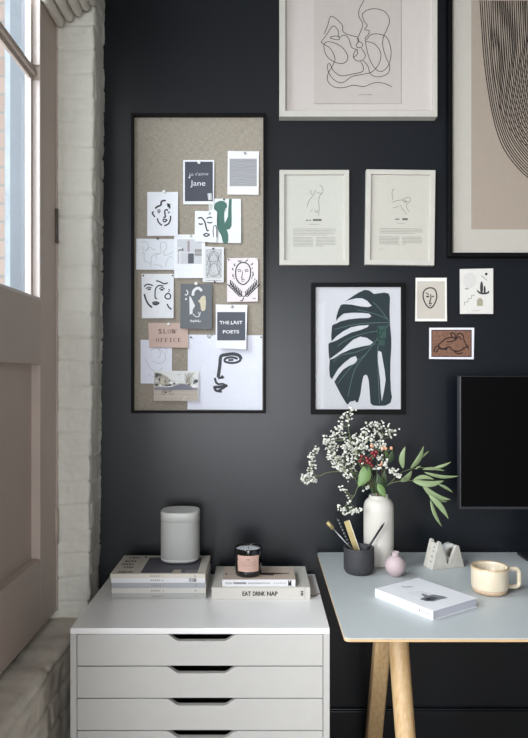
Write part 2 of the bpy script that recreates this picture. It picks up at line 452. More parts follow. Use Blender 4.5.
# large line drawing in a white frame
def pr_lines(sh):
    crop(sh, 0, 0, 1)
    sh.rect(314, -78, 401.3, 103.8, 'c1b9b3', 1)
    sh.line([(314,103.8),(401.3,103.8),(401.3,-60)], .8, '9c9690', 2, smooth=False, taper=False)
    crop(sh, 310, 0, 5.28)
    c = '2a2725'; w = 3.4
    for q in ([(75,178),(93,135),(108,88),(135,97),(170,132),(174,165),(200,182),(250,195)],
              [(330,-260),(300,-180),(260,-120),(300,-60),(285,0),(262,45),(258,85),(278,125),(268,165),(250,205),(258,218)],
              [(275,75),(300,54),(345,46),(395,62),(420,105),(408,150),(388,195),(384,240),(400,300),(420,345),(413,385),(365,406),(320,392),(306,350),(280,318)],
              [(275,75),(285,110),(302,135),(288,155),(312,162),(308,182),(292,205),(300,260),(318,320),(350,368),(385,375),(418,335),(428,270),(410,205),(375,182),(325,182),(298,210)],
              [(295,218),(340,232),(372,275),(367,330),(330,378),(280,392),(220,405),(170,437),(125,420),(98,380),(92,345),(105,338),(125,375),(165,400),(220,392),(276,378),(280,350),(268,325)],
              [(75,235),(60,222),(75,200),(95,172),(112,145),(128,138),(148,160),(152,195),(182,185),(205,205),(220,250),(250,262)],
              [(75,235),(110,260),(132,310),(120,345),(95,390),(95,430),(130,460),(180,462),(230,450),(285,457),(340,437),(390,440),(432,458)],
              [(250,195),(258,215),(245,235),(250,250),(270,250),(278,235),(262,220),(250,228)],
              [(272,255),(292,290),(280,315),(250,322),(230,305),(232,280),(248,262),(250,285),(230,303)]):
        sh.line(q, w, c, 3, taper=False)
    sh.line([(75,232),(112,222),(170,250),(200,300),(180,333),(130,328),(85,290)], w, c, 3, closed=True)
    sh.line([(105,198),(140,190),(158,203),(140,210)], w, c, 3, closed=True)
    sh.line([(190,-200),(120,-160),(100,-100),(160,-60),(240,-90)], w, c, 3)
    sh.words(258, 330, 500, 4, '8f8882', 3, 1)
picture_frame('picture_frame', 'large white box frame with a looping one-line drawing of entwined faces', 'picture frame',
    (279.5,-101,437.5,116.5), (285.5,-95,433,110.5), CD-.037, M_whiteframe, .014, pr_lines, stock='cbc3be')

# large black framed print with nested arcs
def pr_arcs(sh):
    crop(sh, 0, 0, 1)
    sh.rect(471.3, -32, 634.5, 229.4, 'a6998c', 1)
    cx = 553.0
    for i in range(34):
        hw = 73-i*2.12; bot = 190-i*2.55
        half = [(-1,0),(-.975,.15),(-.945,.29),(-.905,.43),(-.84,.58),(-.76,.70),(-.66,.79),(-.5,.875),(-.3,.945),(0,1)]
        half = half+[(-x,y) for x,y in half[::-1][1:]]
        pts = [(cx+hw*x+.6*noise.noise(Vector((i*3.3,j*.8,7))), .7+(bot-.7)*y) for j,(x,y) in enumerate(half)]
        sh.line(pts, 1.05, '26211f', 2, taper=False)
    for i in range(16):
        hw = 62-i*2.3; bot = 150-i*5.2
        pts = [(cx+hw*math.copysign(abs(math.cos(math.pi*j/14))**.8, -math.cos(math.pi*j/14)), .7+(bot)*max(0,math.sin(math.pi*j/14))**.62) for j in range(15)]
        sh.line(pts, .6, '2c2724', 3, taper=False)
picture_frame('picture_frame', 'large thin black frame cropped by the right edge, holding a print of nested dark arcs', 'picture frame',
    (448.8,-48,657.5,256.5), (452.7,-44,653.5,252.5), CD-.030, M_blackframe, .012, pr_arcs, stock='bfbab1')

# two small white frames
def pr_torso(sh):
    crop(sh, 275, 165, 6.6); c = '8e8c86'
    for q in ([(240,165),(234,178),(250,200),(262,180),(270,165)], [(295,130),(315,155),(312,185),(275,182)], [(250,205),(225,235),(210,280)],
              [(312,185),(295,205),(288,240),(292,280),(288,335)], [(232,310),(250,290)], [(262,295),(272,315),(284,298)]):
        sh.line(q, 4.2, c, 2)
    sh.words(203, 240, 365, 7, '6f6d69', 2, 1); sh.words(250, 312, 363, 13, '6b6965', 2, 2); sh.words(225, 292, 391, 4, '9b9994', 2, 3)
    for k in range(5): sh.words(120, 400, 422+k*10, 3.8, '9d9b95', 2, k, 1 if k < 4 else .8)
    for k in range(7):
        sh.words(120, 250, 478+k*9.5, 3.8, '9d9b95', 2, 10+k, 1); sh.words(270, 400, 478+k*9.5, 3.8, '9d9b95', 2, 20+k, 1 if k < 6 else .4)
picture_frame('picture_frame', 'small white frame with a faint standing torso sketch over text, left of its pair', 'picture frame',
    (279.6,169.8,349.2,265), (284.6,174.5,344.2,259.8), CD-.022, M_whiteframe, .007, pr_torso, stock='c8c7be')
def pr_back(sh):
    crop(sh, 360, 165, 6.6); c = '8e8c86'
    for q in ([(222,160),(208,165),(206,200),(214,235)], [(205,248),(240,235),(272,230),(300,216),(322,214),(328,232),(312,248),(300,262)],
              [(272,230),(290,245),(305,242)], [(208,285),(235,278),(252,270)], [(262,262),(275,290),(308,326)], [(300,262),(305,285),(322,310)]):
        sh.line(q, 4.0, c, 2)
    sh.line([(285,236),(305,240)], 8, '77756f', 2)
    sh.words(228, 262, 358, 7, '6f6d69', 2, 4); sh.words(275, 314, 357, 13, '6b6965', 2, 5); sh.words(237, 300, 384, 4, '9b9994', 2, 6)
    for k in range(4): sh.words(126, 408, 420+k*10, 3.8, '96948e', 2, 30+k, 1 if k < 3 else .8)
    for k in range(6):
        sh.words(126, 258, 475+k*9.5, 3.8, '96948e', 2, 40+k, 1); sh.words(278, 406, 475+k*9.5, 3.8, '96948e', 2, 50+k, 1 if k < 5 else .2)
    sh.words(122, 150, 556, 4, 'a5a39d', 2, 61)
picture_frame('picture_frame', 'small white frame with a faint bent-over figure sketch over text, right of its pair', 'picture frame',
    (365.3,169.6,434.4,265), (370.2,174.4,429.4,259.8), CD-.022, M_whiteframe, .007, pr_back, stock='c6c2b8', rot=math.radians(.75))

# monstera print in a black frame
def pr_leaf(sh):
    crop(sh, 300, 270, 4.4)
    paper = 'c9cacf'; g = '273338'
    sh.poly([(197,140),(215,127),(240,110),(262,97),(285,87),(305,90),(325,105),(350,102),(372,99),(390,104),(396,120),(394,180),(396,240),(402,300),(402,340),(398,400),(397,470),(400,530),(405,560),(398,585),(375,597),(345,598),(320,596),(310,585),(306,530),(302,485),(296,465),(288,460),(279,468),(272,500),(266,545),(256,580),(248,584),(243,574),(233,577),(222,579),(208,593),(196,575),(178,545),(160,510),(149,487),(140,481),(131,468),(128,430),(131,400),(128,385),(125,350),(125,325),(139,314),(137,290),(141,245),(150,238),(159,228),(160,205),(168,178),(178,155),(192,150)], g, 2)
    for q in ([(190,143),(215,132),(250,124),(275,125),(295,135),(316,158),(300,163),(265,160),(225,152),(190,150)],
              [(150,238),(170,210),(192,192),(230,188),(275,189),(304,192),(314,203),(302,211),(260,212),(215,217),(180,225),(155,238)],
              [(134,320),(160,292),(190,270),(225,252),(260,245),(303,242),(296,252),(265,264),(225,275),(190,293),(160,310)],
              [(122,398),(150,378),(185,352),(210,328),(235,306),(265,293),(295,299),(322,318),(308,330),(270,337),(225,348),(180,368),(150,388)],
              [(138,486),(150,465),(168,435),(195,408),(225,385),(245,379),(252,392),(245,410),(215,422),(190,438),(170,462),(152,490)],
              [(345,355),(358,362),(364,395),(372,440),(377,485),(370,530),(360,578),(355,530),(352,480),(345,420),(340,375)]):
        sh.poly(q, paper, 3, smooth=False)
    v = '5f7670'
    for q in ([(395,232),(330,232),(240,240),(150,262)], [(392,238),(350,290),(290,370),(240,440),(210,560)], [(385,215),(320,190),(250,175)],
              [(370,265),(300,275),(220,300),(165,335)], [(392,225),(350,170),(320,140)], [(330,325),(250,360),(180,375),(145,405)], [(290,370),(230,420),(165,500)],
              [(345,250),(342,400),(350,590)]):
        sh.line(q, 2.2, v, 3)
    sh.rect(340, 245, 378, 300, '37524c', 3); sh.rect(342, 306, 374, 332, '344a44', 3)
picture_frame('picture_frame', 'black frame with a dark green monstera leaf print on pale paper', 'picture frame',
    (311.5,282.6,406.2,414.5), (315.6,286.8,401.2,409.4), CD-.028, M_blackframe, .008, pr_leaf, stock='c9cacf')

# ------------------------------------------------------------------ pinboard
sh_bold = True
DB = CD-.012
picture_frame('pinboard', 'tall linen pinboard in a slim black frame covered with pinned cards', 'pinboard',
    (130.8,112.8,265.8,413.2), (133.4,115.4,263.2,410.6), CD-.030, M_blackframe, .018, None, False, stock=M_linen)
K = '3a3a3e'; WH = 'dfe0e6'
def d1(sh):
    sh.rect(58,98,222,330,'484a53',1)
    w = 'd8d9de'
    for q in ([(88,174),(86,190),(78,192)],[(86,164),(88,166)]): sh.line(q,4,w,2,taper=False)
    sh.text("e t'aime", 95, 162, 196, 181, 'b4b5bb', 2, -4)
    sh.text('Jane', 90, 208, 178, 249, 'd6d7dc', 2)
card('postcard','charcoal postcard with white border and white handwriting, top middle of the pinboard','card',(175,145,5.867),
     [(48,88),(230,88),(228,348),(48,348)], DB-.003, WH, d1, .003)
def d2(sh):
    sh.rect(320,80,480,242,'a2a2a5',1)
    for k in range(26):
        y = 86+k*6
        sh.line([(320,y),(350,y+random.uniform(-2,2)),(390,y+random.uniform(-2.5,2.5)),(440,y+random.uniform(-2.5,2.5)),(480,y)], 2.0, '85868a' if k%2 else '8f9094', 2, taper=False)
card('instant_photo','instant photo of grey rippled lines, topmost right card on the pinboard','photo',(175,145,5.867),
     [(310,35),(493,37),(490,292),(307,290)], DB-.003, 'dcdcdd', d2, .003)
def d3(sh):
    for q,w in (([(190,178),(208,162),(232,152),(236,128),(250,118),(270,118)],11),([(278,142),(300,150),(285,158),(300,165),(296,178)],10),([(180,200),(168,212),(178,228),(188,242)],9),
              ([(203,190),(228,186)],8),([(205,202),(232,196)],9),([(212,212),(226,208)],8),([(250,245),(266,240),(262,200),(272,186),(288,192)],9),([(284,205),(302,204)],9),([(288,214),(296,212)],6),
              ([(206,250),(215,280),(242,306)],9),([(258,308),(290,292),(304,262),(306,232)],9),([(244,264),(260,259),(278,265),(262,278),(248,270)],8)):
        sh.line(q, w, K, 2)
card('art_card','white card with a brush drawn face and wavy hair, upper left of the pinboard','card',(130,185,7.54),
     [(130,52),(363,52),(360,384),(130,384)], DB-.003, WH, d3, .004)
def d4(sh):
    c = 'a5a7ab'
    for q in ([(90,440),(100,425),(125,430),(140,460),(130,485),(100,490),(92,460)],[(85,520),(105,510),(110,570),(150,590),(155,620)],[(165,600),(160,550),(190,520),(230,515),(232,480),(230,440),(250,430),(272,440),(275,480),(255,500),(262,530),(300,520),(325,500)],
              [(180,605),(195,600),(235,612),(240,630)],[(270,620),(275,580),(300,540),(325,550)],[(120,500),(150,470),(180,490),(190,480)],[(205,560),(195,530),(220,520)]):
        sh.line(q, 2.6, c, 2)
card('art_card','white landscape card with pale thin figure outlines, left edge of the pinboard','card',(130,185,7.54),
     [(47,404),(334,408),(336,640),(46,638)], DB-.0025, 'd9dce2', d4, .003)
def d5(sh):
    sh.rect(38,260,168,390,'c2c3c8',1); sh.rect(92,268,104,325,'9a8f93',2); sh.rect(95,335,126,388,'5c5d66',2); sh.rect(130,312,168,348,'93908f',2)
    sh.rect(38,300,58,390,'d0cfd2',2); sh.line([(42,322),(52,316),(68,318),(66,308),(70,320)],5,'49484c',3,False); sh.line([(46,322),(44,385)],2.5,'8a8890',3,False); sh.line([(38,332),(168,332)],2,'dedee0',3,False)
card('instant_photo','instant photo of grey and pale rectangular blocks, beneath the cards left of centre','photo',(170,190,5.28),
     [(22,235),(185,235),(185,465),(22,465)], DB-.005, 'e2e4ea', d5, .003)
def d6(sh):
    g = '476a62'
    sh.poly([(232,98),(236,75),(255,60),(280,58),(300,75),(298,100),(288,125),(290,160),(285,185),(300,210),(308,240),(305,279),(282,279),(270,240),(252,205),(248,160),(250,120),(240,108)],g,1,True)
    sh.poly([(312,47),(326,47),(325,100),(326,150),(325,190),(315,207),(300,209),(286,198),(283,178),(295,165),(306,140),(308,95)],g,1)
    sh.line([(296,95),(288,125),(290,165),(299,140),(300,110),(296,95)],2.5,'d0d5d2',2)
    sh.poly([(208,47),(228,47),(226,95),(218,108),(206,104)],'bfc2c0',1)
card('art_card','pale card with a bold green curved figure, right of centre on the pinboard','card',(170,190,5.28),
     [(205,45),(375,47),(375,280),(205,278)], DB-.003, 'd8dbdb', d6, .003)
def d7(sh):
    for q,w in (([(148,150),(165,146),(182,165),(190,195),(196,214),(205,213)],6),([(152,176),(160,181),(174,178)],6),([(192,150),(208,144),(222,146)],5),([(196,170),(212,174),(224,170)],5),([(175,238),(190,230),(208,236),(192,244),(178,240)],5.5),([(186,246),(200,246)],4),
              ([(205,132),(210,120)],3),([(230,250),(228,205),(236,187),(245,198),(247,250)],3.5)):
        sh.line(q, w, K, 2)
card('art_card','small white card with a sleepy ink face, overlapping the green figure card','card',(170,190,5.28),
     [(132,110),(248,112),(245,277),(130,272)], DB-.007, 'dddfe2', d7, .003)
M_engr = mat('engraving_ink','8d8f93',.8,h2='d3d4d5',vscale=420,kind='noise')
def d8(sh):
    sh.rect(184,308,277,470,'cfd0d2',1); sh.rect(188,312,273,466,M_engr,2)
    for q in ([(205,350),(215,330),(240,325),(255,345),(250,372),(225,380),(208,370),(205,350)],[(200,420),(215,395),(240,390),(262,410),(258,440),(230,455),(205,445)],[(190,400),(230,330),(270,400)],[(195,340),(215,400),(195,455)],[(268,330),(248,400),(268,455)]):
        sh.line(q, 2.5, '77797e', 3)
    sh.words(190,272,477,4,'8c8c90',2,3)
card('art_card','small grey card with a dense fine engraving, middle of the pinboard','card',(170,190,5.28),
     [(175,298),(285,302),(284,488),(173,485)], DB-.0065, 'd6d7d9', d8, .003)
def d9(sh):
    k = '34333a'
    sh.line([(280,92),(310,100),(332,130),(336,175),(325,220),(300,248),(278,254),(252,242),(232,210),(226,170),(232,130),(252,102)],7,k,2,closed=True)
    for q,w in (([(236,150),(252,144),(270,152)],4),([(292,152),(308,144),(322,150)],4),([(242,160),(255,156),(266,160)],4),([(296,160),(308,156),(320,160)],4),([(276,158),(274,190),(268,206),(284,208)],4),([(266,222),(280,218),(294,222)],4),([(270,232),(288,232)],4)):
        sh.line(q,w,k,2)
    for side in (-1,1):
        st = [(285,345),(285+side*30,325),(285+side*65,290),(285+side*95,250)]
        sh.line(st,5,k,2)
        for t in range(8):
            x = 285+side*(14+t*11.5); y = 338-t*11.5
            sh.line([(x,y),(x+side*3,y-16),(x+side*0,y-36)],6.5,k,2); sh.line([(x,y+2),(x+side*16,y+3),(x+side*26,y-6)],5.5,k,2)
    for q in ([(215,200),(205,190),(208,178)],[(212,150),(202,140),(206,132)],[(225,118),(215,112),(222,100)],[(262,90),(250,80),(244,82)],[(300,88),(308,78),(318,70)],[(338,110),(350,104),(352,95)],[(345,140),(352,130)],[(345,195),(356,185),(352,160)],[(258,86),(272,76)],[(285,350),(278,370),(262,376)],[(220,212),(210,212)],[(340,210),(352,205)],[(362,225),(372,212)]):
        sh.line(q,6,k,2)
    sh.words(352,374,357,6,'6a666c',2,9)
card('art_card','pale pink card with an oval face above laurel branches, right side of the pinboard','card',(205,250,7.385),
     [(163,60),(393,58),(390,380),(163,384)], DB-.003, 'dcd3d6', d9, .006)
def d10(sh):
    for q,w in (([(152,92),(175,98),(200,110),(222,104)],6),([(82,128),(95,116),(115,114),(135,122)],6),([(92,140),(108,130),(126,134)],5),([(103,142),(122,142)],11),([(160,200),(148,190),(148,150),(156,130),(172,120),(198,124)],6),([(170,140),(188,132),(204,142)],5),([(178,146),(196,146)],10),
              ([(84,170),(92,200),(108,230),(130,250)],8),([(130,222),(150,216),(170,224),(150,234),(132,226)],6),([(218,228),(228,248),(244,260)],7),([(226,140),(232,150),(224,160)],4)):
        sh.line(q,w,K,2)
    sh.line([(206,182),(222,166),(238,178),(232,198),(212,196)],6,K,2,closed=True)
    sh.ell(150,226,14,5,'55555a',3); sh.ell(112,143,8,4.5,K,3); sh.ell(187,144,7,4.5,K,3)
card('art_card','white card with a large eyed woman and hoop earring, left side of the pinboard','card',(130,265,5.867),
     [(68,52),(257,52),(255,312),(70,312)], DB-.003, 'e0e1e5', d10, .005)
def d11(sh):
    w = 'd6d6d8'
    sh.poly([(348,180),(358,190),(370,215),(382,240),(368,262),(366,285),(350,292)],w,1); sh.poly([(415,190),(428,180),(442,182),(446,220),(442,262),(428,272),(416,262),(414,240),(410,222),(398,212),(412,200)],'c9bfa8',1)
    sh.line([(368,180),(375,150),(400,135),(422,152)],13,w,2); sh.line([(330,146),(340,160),(332,176),(322,172)],5,w,2); sh.ell(329,200,6,6,w,2)
    sh.line([(368,285),(385,302),(405,300),(412,275)],4,w,2); sh.line([(398,275),(405,290)],4,w,2)
    sh.line([(352,332),(358,322),(362,334),(372,324),(374,336),(386,322),(388,334),(402,322),(402,334),(418,328)],3,w,2)
card('art_card','dark grey card with white and beige abstract face shapes, centre of the pinboard','card',(130,265,5.867),
     [(297,110),(482,112),(480,378),(294,372)], DB-.006, '676a6f', d11, .007)
def didone(sh, ch, x, y, w, h, c):
    T = w*.26; t = max(w*.09, .8*1.6)
    def v(xx, th=T): sh.rect(xx-th/2, y, xx+th/2, y+h, c, 2)
    def hz(x0, x1, yy): sh.rect(x0, yy-t/2, x1, yy+t/2, c, 2)
    if ch == 'L': v(x+w*.3); hz(x, x+w*.6, y+t/2); hz(x, x+w*.95, y+h-t/2); sh.rect(x+w*.88,y+h*.7,x+w*.95,y+h,c,2)
    elif ch == 'I': v(x+w*.5); hz(x+w*.15, x+w*.85, y+t/2); hz(x+w*.15, x+w*.85, y+h-t/2)
    elif ch in 'EF':
        v(x+w*.3); hz(x, x+w*.95, y+t/2); hz(x+w*.3, x+w*.75, y+h*.5); sh.rect(x+w*.88,y,x+w*.95,y+h*.28,c,2)
        if ch == 'E': hz(x, x+w*.95, y+h-t/2); sh.rect(x+w*.88,y+h*.72,x+w*.95,y+h,c,2)
        else: hz(x, x+w*.6, y+h-t/2)
    elif ch == 'O':
        for s_ in (-1,1): sh.poly([(x+w*.5+s_*w*.12,y+h*.03),(x+w*.5+s_*w*.42,y+h*.2),(x+w*.5+s_*w*.5,y+h*.5),(x+w*.5+s_*w*.42,y+h*.8),(x+w*.5+s_*w*.12,y+h*.97),(x+w*.5+s_*w*.24,y+h*.75),(x+w*.5+s_*w*.26,y+h*.5),(x+w*.5+s_*w*.24,y+h*.25)],c,2)
        hz(x+w*.3,x+w*.7,y+t/2); hz(x+w*.3,x+w*.7,y+h-t/2)
    elif ch == 'C':
        sh.poly([(x+w*.4,y+h*.03),(x+w*.08,y+h*.2),(x,y+h*.5),(x+w*.08,y+h*.8),(x+w*.4,y+h*.97),(x+w*.27,y+h*.75),(x+w*.25,y+h*.5),(x+w*.27,y+h*.25)],c,2)
        hz(x+w*.3,x+w*.9,y+t/2); hz(x+w*.3,x+w*.9,y+h-t/2); sh.rect(x+w*.85,y,x+w*.93,y+h*.3,c,2)
    elif ch == 'S': sh.line([(x+w*.85,y+h*.2),(x+w*.5,y+h*.03),(x+w*.18,y+h*.22),(x+w*.5,y+h*.48),(x+w*.82,y+h*.75),(x+w*.5,y+h*.97),(x+w*.12,y+h*.8)],T*.8,c,2,taper=False)
    elif ch == 'W':
        for a,b,th in ((0,.25,T),(.25,.5,t),(.42,.67,T),(.67,1,t)):
            y0,y1 = (y,y+h) if th==T else (y+h,y)
            sh.line([(x+w*a*1.1,y0),(x+w*b*1.1,y1)],th*.9,c,2,False,False)
        hz(x-w*.1,x+w*.3,y+t/2); hz(x+w*.9,x+w*1.25,y+t/2)
def d12(sh):
    c = '6e5a50'
    for i,ch in enumerate('SLOW'): didone(sh, ch, 166+i*27, 377, 22, 25, c)
    for i,ch in enumerate('OFFICE'): didone(sh, ch, 152+i*25.5, 429, 20, 23, c)
card('card_sign','dusty pink landscape card reading SLOW OFFICE, lower left of the pinboard','card',(130,265,5.867),
     [(107,340),(340,340),(340,485),(112,483)], DB-.004, 'c2aaa0', d12, .004)
def d13(sh):
    sh.rect(90,458,298,668,'53565f',1)
    c = 'e0e1e4'
    sh.text('THE LAST',108,524,276,548,c); sh.text('POETS',132,592,252,616,c)
    for q in ([(108,527),(124,527)],[(190,546),(206,546)],[(256,527),(276,527)],[(212,527),(226,527)]): sh.line(q,6,c,3,False,False)
card('instant_photo','instant photo style card reading THE LAST POETS in white on charcoal','card',(205,250,7.385),
     [(80,402),(313,405),(303,735),(78,725)], DB-.007, 'dfe0e8', d13, .012)
def d14(sh):
    c = 'b9bcc6'
    for q in ([(60,120),(80,110),(110,125),(120,150),(100,170),(70,160)],[(40,150),(60,190),(90,200),(110,185)],[(80,95),(100,130),(90,150)],[(50,210),(80,225),(120,215)],[(95,110),(120,105),(125,130)]):
        sh.line(q, 1.8, c, 2)
card('art_card','white card with very faint outline sketch, behind the pink card on the pinboard','card',(135,320,3.911),
     [(22,77),(145,82),(145,250),(22,248)], DB-.002, 'dcdeea', d14, .002)
def d15(sh):
    k = '45474d'
    for q,w in (([(415,155),(408,140),(385,133),(355,136),(336,143),(332,175),(328,205),(325,225)],9),([(415,155),(400,165),(375,168),(352,162),(355,150),(380,146),(402,152)],6),([(365,157),(385,156)],8),([(325,228),(345,224)],8),([(338,218),(346,228)],10),
              ([(312,226),(318,245),(330,252)],6),([(310,262),(330,262),(362,256)],8),([(325,252),(345,250),(352,262),(325,276)],5),([(310,258),(316,275),(340,280)],7)):
        sh.line(q, w*1.2, k, 2)
    sh.line([(283,55),(292,72),(298,58),(304,62)],2.5,'8b8b8b',2)
card('art_print','large white print with one bold brushed profile, bottom right of the pinboard','print',(135,320,3.911),
     [(207,57),(498,60),(498,352),(205,350)], DB-.0012, 'dcdeea', d15, .0015)
def d16(sh):
    sh.rect(40,150,460,235,'d7d7d4',1) ; sh.rect(40,60,465,150,'dbdcdb',1)
    sh.poly([(40,115),(95,118),(175,125),(250,170),(320,175),(320,190),(40,215)],'bcb9b0',2)
    sh.poly([(40,212),(200,212),(290,185),(350,185),(460,225),(460,240),(40,240)],'8a8791',2)
    sh.poly([(200,212),(290,182),(335,182),(420,240),(120,240)],'7d7b88',3)
    sh.poly([(40,238),(460,240),(460,345),(40,345)],'b3aaa0',2); sh.line([(60,262),(450,268)],5,'c2bab0',3); sh.line([(50,300),(440,305)],4,'c4bdb5',3); sh.line([(320,335),(340,300)],7,'d6d0c8',3)
    sh.poly([(42,70),(100,78),(175,118),(175,200),(42,205)],'a9a69c',3)
    for a in ((70,92,24,13),(95,98,20,14),(60,110,14,9),(92,140,9,16),(118,150,8,16),(145,158,7,14),(62,190,18,11),(185,150,8,10),(190,192,16,11),(232,180,13,8),(375,188,16,9),(440,155,22,18),(425,172,12,11),(160,195,14,9)):
        sh.ell(a[0],a[1],a[2],a[3],'54565a' if a[0]%2==0 else '77746e',4,10)
    sh.rect(100,130,135,180,'c3bda8',4); sh.rect(52,140,80,165,'c9c8c4',4)
    for a in ((100,195,14,9),(205,170,20,14),(425,205,30,14),(260,172,22,6)): sh.ell(a[0],a[1],a[2],a[3],'e2e3e4',4,10)
    for i in range(16):
        r = random.Random(i); x = 340+r.uniform(-5,60); sh.line([(x,180),(x+r.uniform(-25,25),130),(x+r.uniform(-50,60),75)],2.4,'8a8478' if i%2 else 'a39c8f',4,False)
    sh.line([(382,190),(378,110)],9,'9b9484',4,False); sh.line([(262,98),(300,85)],6,'a7a7a4',3)
    for cx in (135,205): sh.line([(cx+20*math.cos(t*.7),262+20*math.sin(t*.7)) for t in range(9)],3,'4a4a4e',4)
    sh.line([(120,262),(150,248),(190,250),(205,262)],4,'3f4044',4,False); sh.line([(135,262),(165,262)],8,'35363a',4,False)
card('street_photo','colour photo of a street with a parked bicycle, bottom left of the pinboard','photo',(150,365,9.6),
     [(38,54),(468,58),(464,348),(38,342)], DB-.006, 'dedfe0', d16, .006)

# push pins
WP = mat('pin_white_plastic','e6e6e2',.35); SP = M_metal; DP = mat('pin_dark','3c3a3c',.4)
PINS = [(199.2,162.6,WP,'white round push pin holding the charcoal handwritten postcard',.004,1.7),
 (244.4,153.4,SP,'silver push pin holding the photo of rippled lines',.004,1.3),
 (164.2,191.6,WP,'white round push pin holding the wavy haired face card',.004,1.8),
 (157.8,238.8,DP,'dark push pin holding the landscape card of figure outlines',.004,1.1),
 (190.6,236.0,SP,'silver push pin holding the photo of grey blocks',.006,1.3),
 (224.0,199.6,DP,'dark push pin holding the green figure card',.004,1.0),
 (209.5,213.0,SP,'silver push pin holding the sleepy ink face card',.008,1.1),
 (213.2,248.8,DP,'dark push pin at the top of the fine engraving card',.0075,1.1),
 (214.8,281.8,DP,'dark push pin at the bottom of the fine engraving card',.0105,1.0),
 (228.5,259.6,DP,'dark push pin in the left corner of the laurel face card',.004,.9),
 (256.8,259.4,SP,'silver push pin in the right corner of the laurel face card',.004,.9),
 (143.5,275.6,DP,'dark push pin in the left corner of the hoop earring card',.004,.9),
 (172.5,275.6,DP,'dark push pin in the right corner of the hoop earring card',.004,.9),
 (196.2,283.6,WP,'white round push pin holding the dark grey abstract card',.007,1.8),
 (168.8,324.2,WP,'white round push pin holding the pink SLOW OFFICE card',.005,1.8),
 (231.8,306.8,SP,'silver push pin holding the THE LAST POETS card',.008,1.5),
 (191.0,337.2,DP,'dark push pin in the left corner of the large profile print',.0025,.9),
 (261.0,337.2,DP,'dark push pin in the right corner of the large profile print',.0025,.9),
 (208.0,336.4,SP,'silver push pin on the top edge of the large profile print',.0025,1.2)]
for px,py,m,lab,h,r in PINS:
    c = P(px,py,DB-h); rr = r*CD/F*.95
    mb = MB(); pts = [c+Vector((0,.001,0)), c+Vector((0,-.0004,0)), c+Vector((0,-.0022,0)), c+Vector((0,-.0036,0)), c+Vector((0,-.0042,0))]
    mb.tube(pts, [rr*.5, rr*.55, rr, rr*.9, rr*.4], m, n=12)
    mb.tube([c+Vector((0,.008,0)), c], .0004, SP, n=5)
    tag(pub('push_pin', mb), lab, 'pin', 'push pins on the pinboard')
tp = card('tape_piece','small strip of clear tape between the charcoal postcard and green figure card','tape',(175,145,5.867),
     [(190,284),(214,282),(217,322),(195,324)], DB-.0075, 'b9bbbd', lambda sh: sh.line([(200,288),(204,318)],5,'d5d6d8',1,False), .001)

# ------------------------------------------------------------------ loose cards on the wall
def c1(sh):
    sh.rect(42,95,205,315,'b9b2a8',1); k='302d2b'
    sh.line([(118,134),(138,138),(152,155),(157,185),(150,215),(135,242),(118,252),(100,240),(85,215),(77,185),(80,158),(96,140)],6,k,2,closed=True)
    for q,w in (([(92,162),(112,174)],6),([(96,182),(104,186),(112,184)],8),([(128,186),(142,182)],7),([(122,172),(122,200),(114,214),(122,216)],5),([(110,228),(118,224),(128,228)],6),([(114,236),(124,238)],7)): sh.line(q,w,k,2)
card('art_card','beige card with white border and an oval ink face, left of the cactus card','card',(410,265,5.867),
     [(33,75),(215,75),(217,330),(30,330)], CD-.003, 'dcdad4', c1, .010)
def c2(sh):
    sh.ell(350,90,40,45,'c6c4c0',1); k='37363a'
    sh.line([(418,62),(452,90)],3,k,2,False); sh.ell(447,53,8,8,k,2)
    sh.ell(420,132,9,36,k,2); sh.ell(438,145,6,23,k,2)
    sh.poly([(392,143),(400,152),(412,158),(430,162),(450,160),(467,154),(462,166),(445,172),(425,173),(405,167),(393,155)],k,2); sh.poly([(455,160),(462,148),(464,160)],k,2); sh.poly([(398,158),(396,146),(406,158)],k,2)
    sh.line([(318,238),(320,218),(340,216),(342,198),(360,196),(362,178),(382,176)],3,'6c6a6a',2,False)
    sh.poly([(393,240),(393,208),(398,198),(410,193),(422,198),(428,208),(427,240)],'9c9681',2)
    sh.line([(322,138),(334,142),(330,132)],4,'8a8886',2); sh.line([(336,138),(346,140)],6,'8a8886',2); sh.words(362,410,268,3,'a3a19c',2,3)
card('art_card','pale card with a dark cactus, steps and arch shapes, above the rust coloured card','card',(410,265,5.867),
     [(292,24),(488,20),(488,287),(293,287)], CD-.004, 'cfccc7', c2, .012)
M_brown = mat('speckled_rust_ink','8f6650',.8,h2='4c352b',vscale=300)
def c3(sh):
    sh.rect(125,380,362,540,'3f2f2f',1); sh.rect(130,386,357,534,M_brown,2); k='2a1d1a'
    for q in ([(140,510),(150,480),(168,478),(160,505),(148,512)],[(165,470),(190,448),(215,430),(250,425),(265,440),(230,452),(215,448)],[(165,472),(190,492),(230,480),(250,500),(290,505),(330,480),(345,492)],[(250,425),(240,400),(262,405),(268,430),(285,402),(310,410),(320,450),(345,490)],[(260,505),(280,520),(310,516)],[(265,440),(290,420),(300,440)],[(170,490),(210,495),(215,485)]):
        sh.line(q,6,k,3)
card('art_card','rust coloured landscape card with black sketched lines and white border','card',(410,265,5.867),
     [(113,368),(377,368),(374,553),(112,551)], CD-.003, 'd9d8e0', c3, .008)

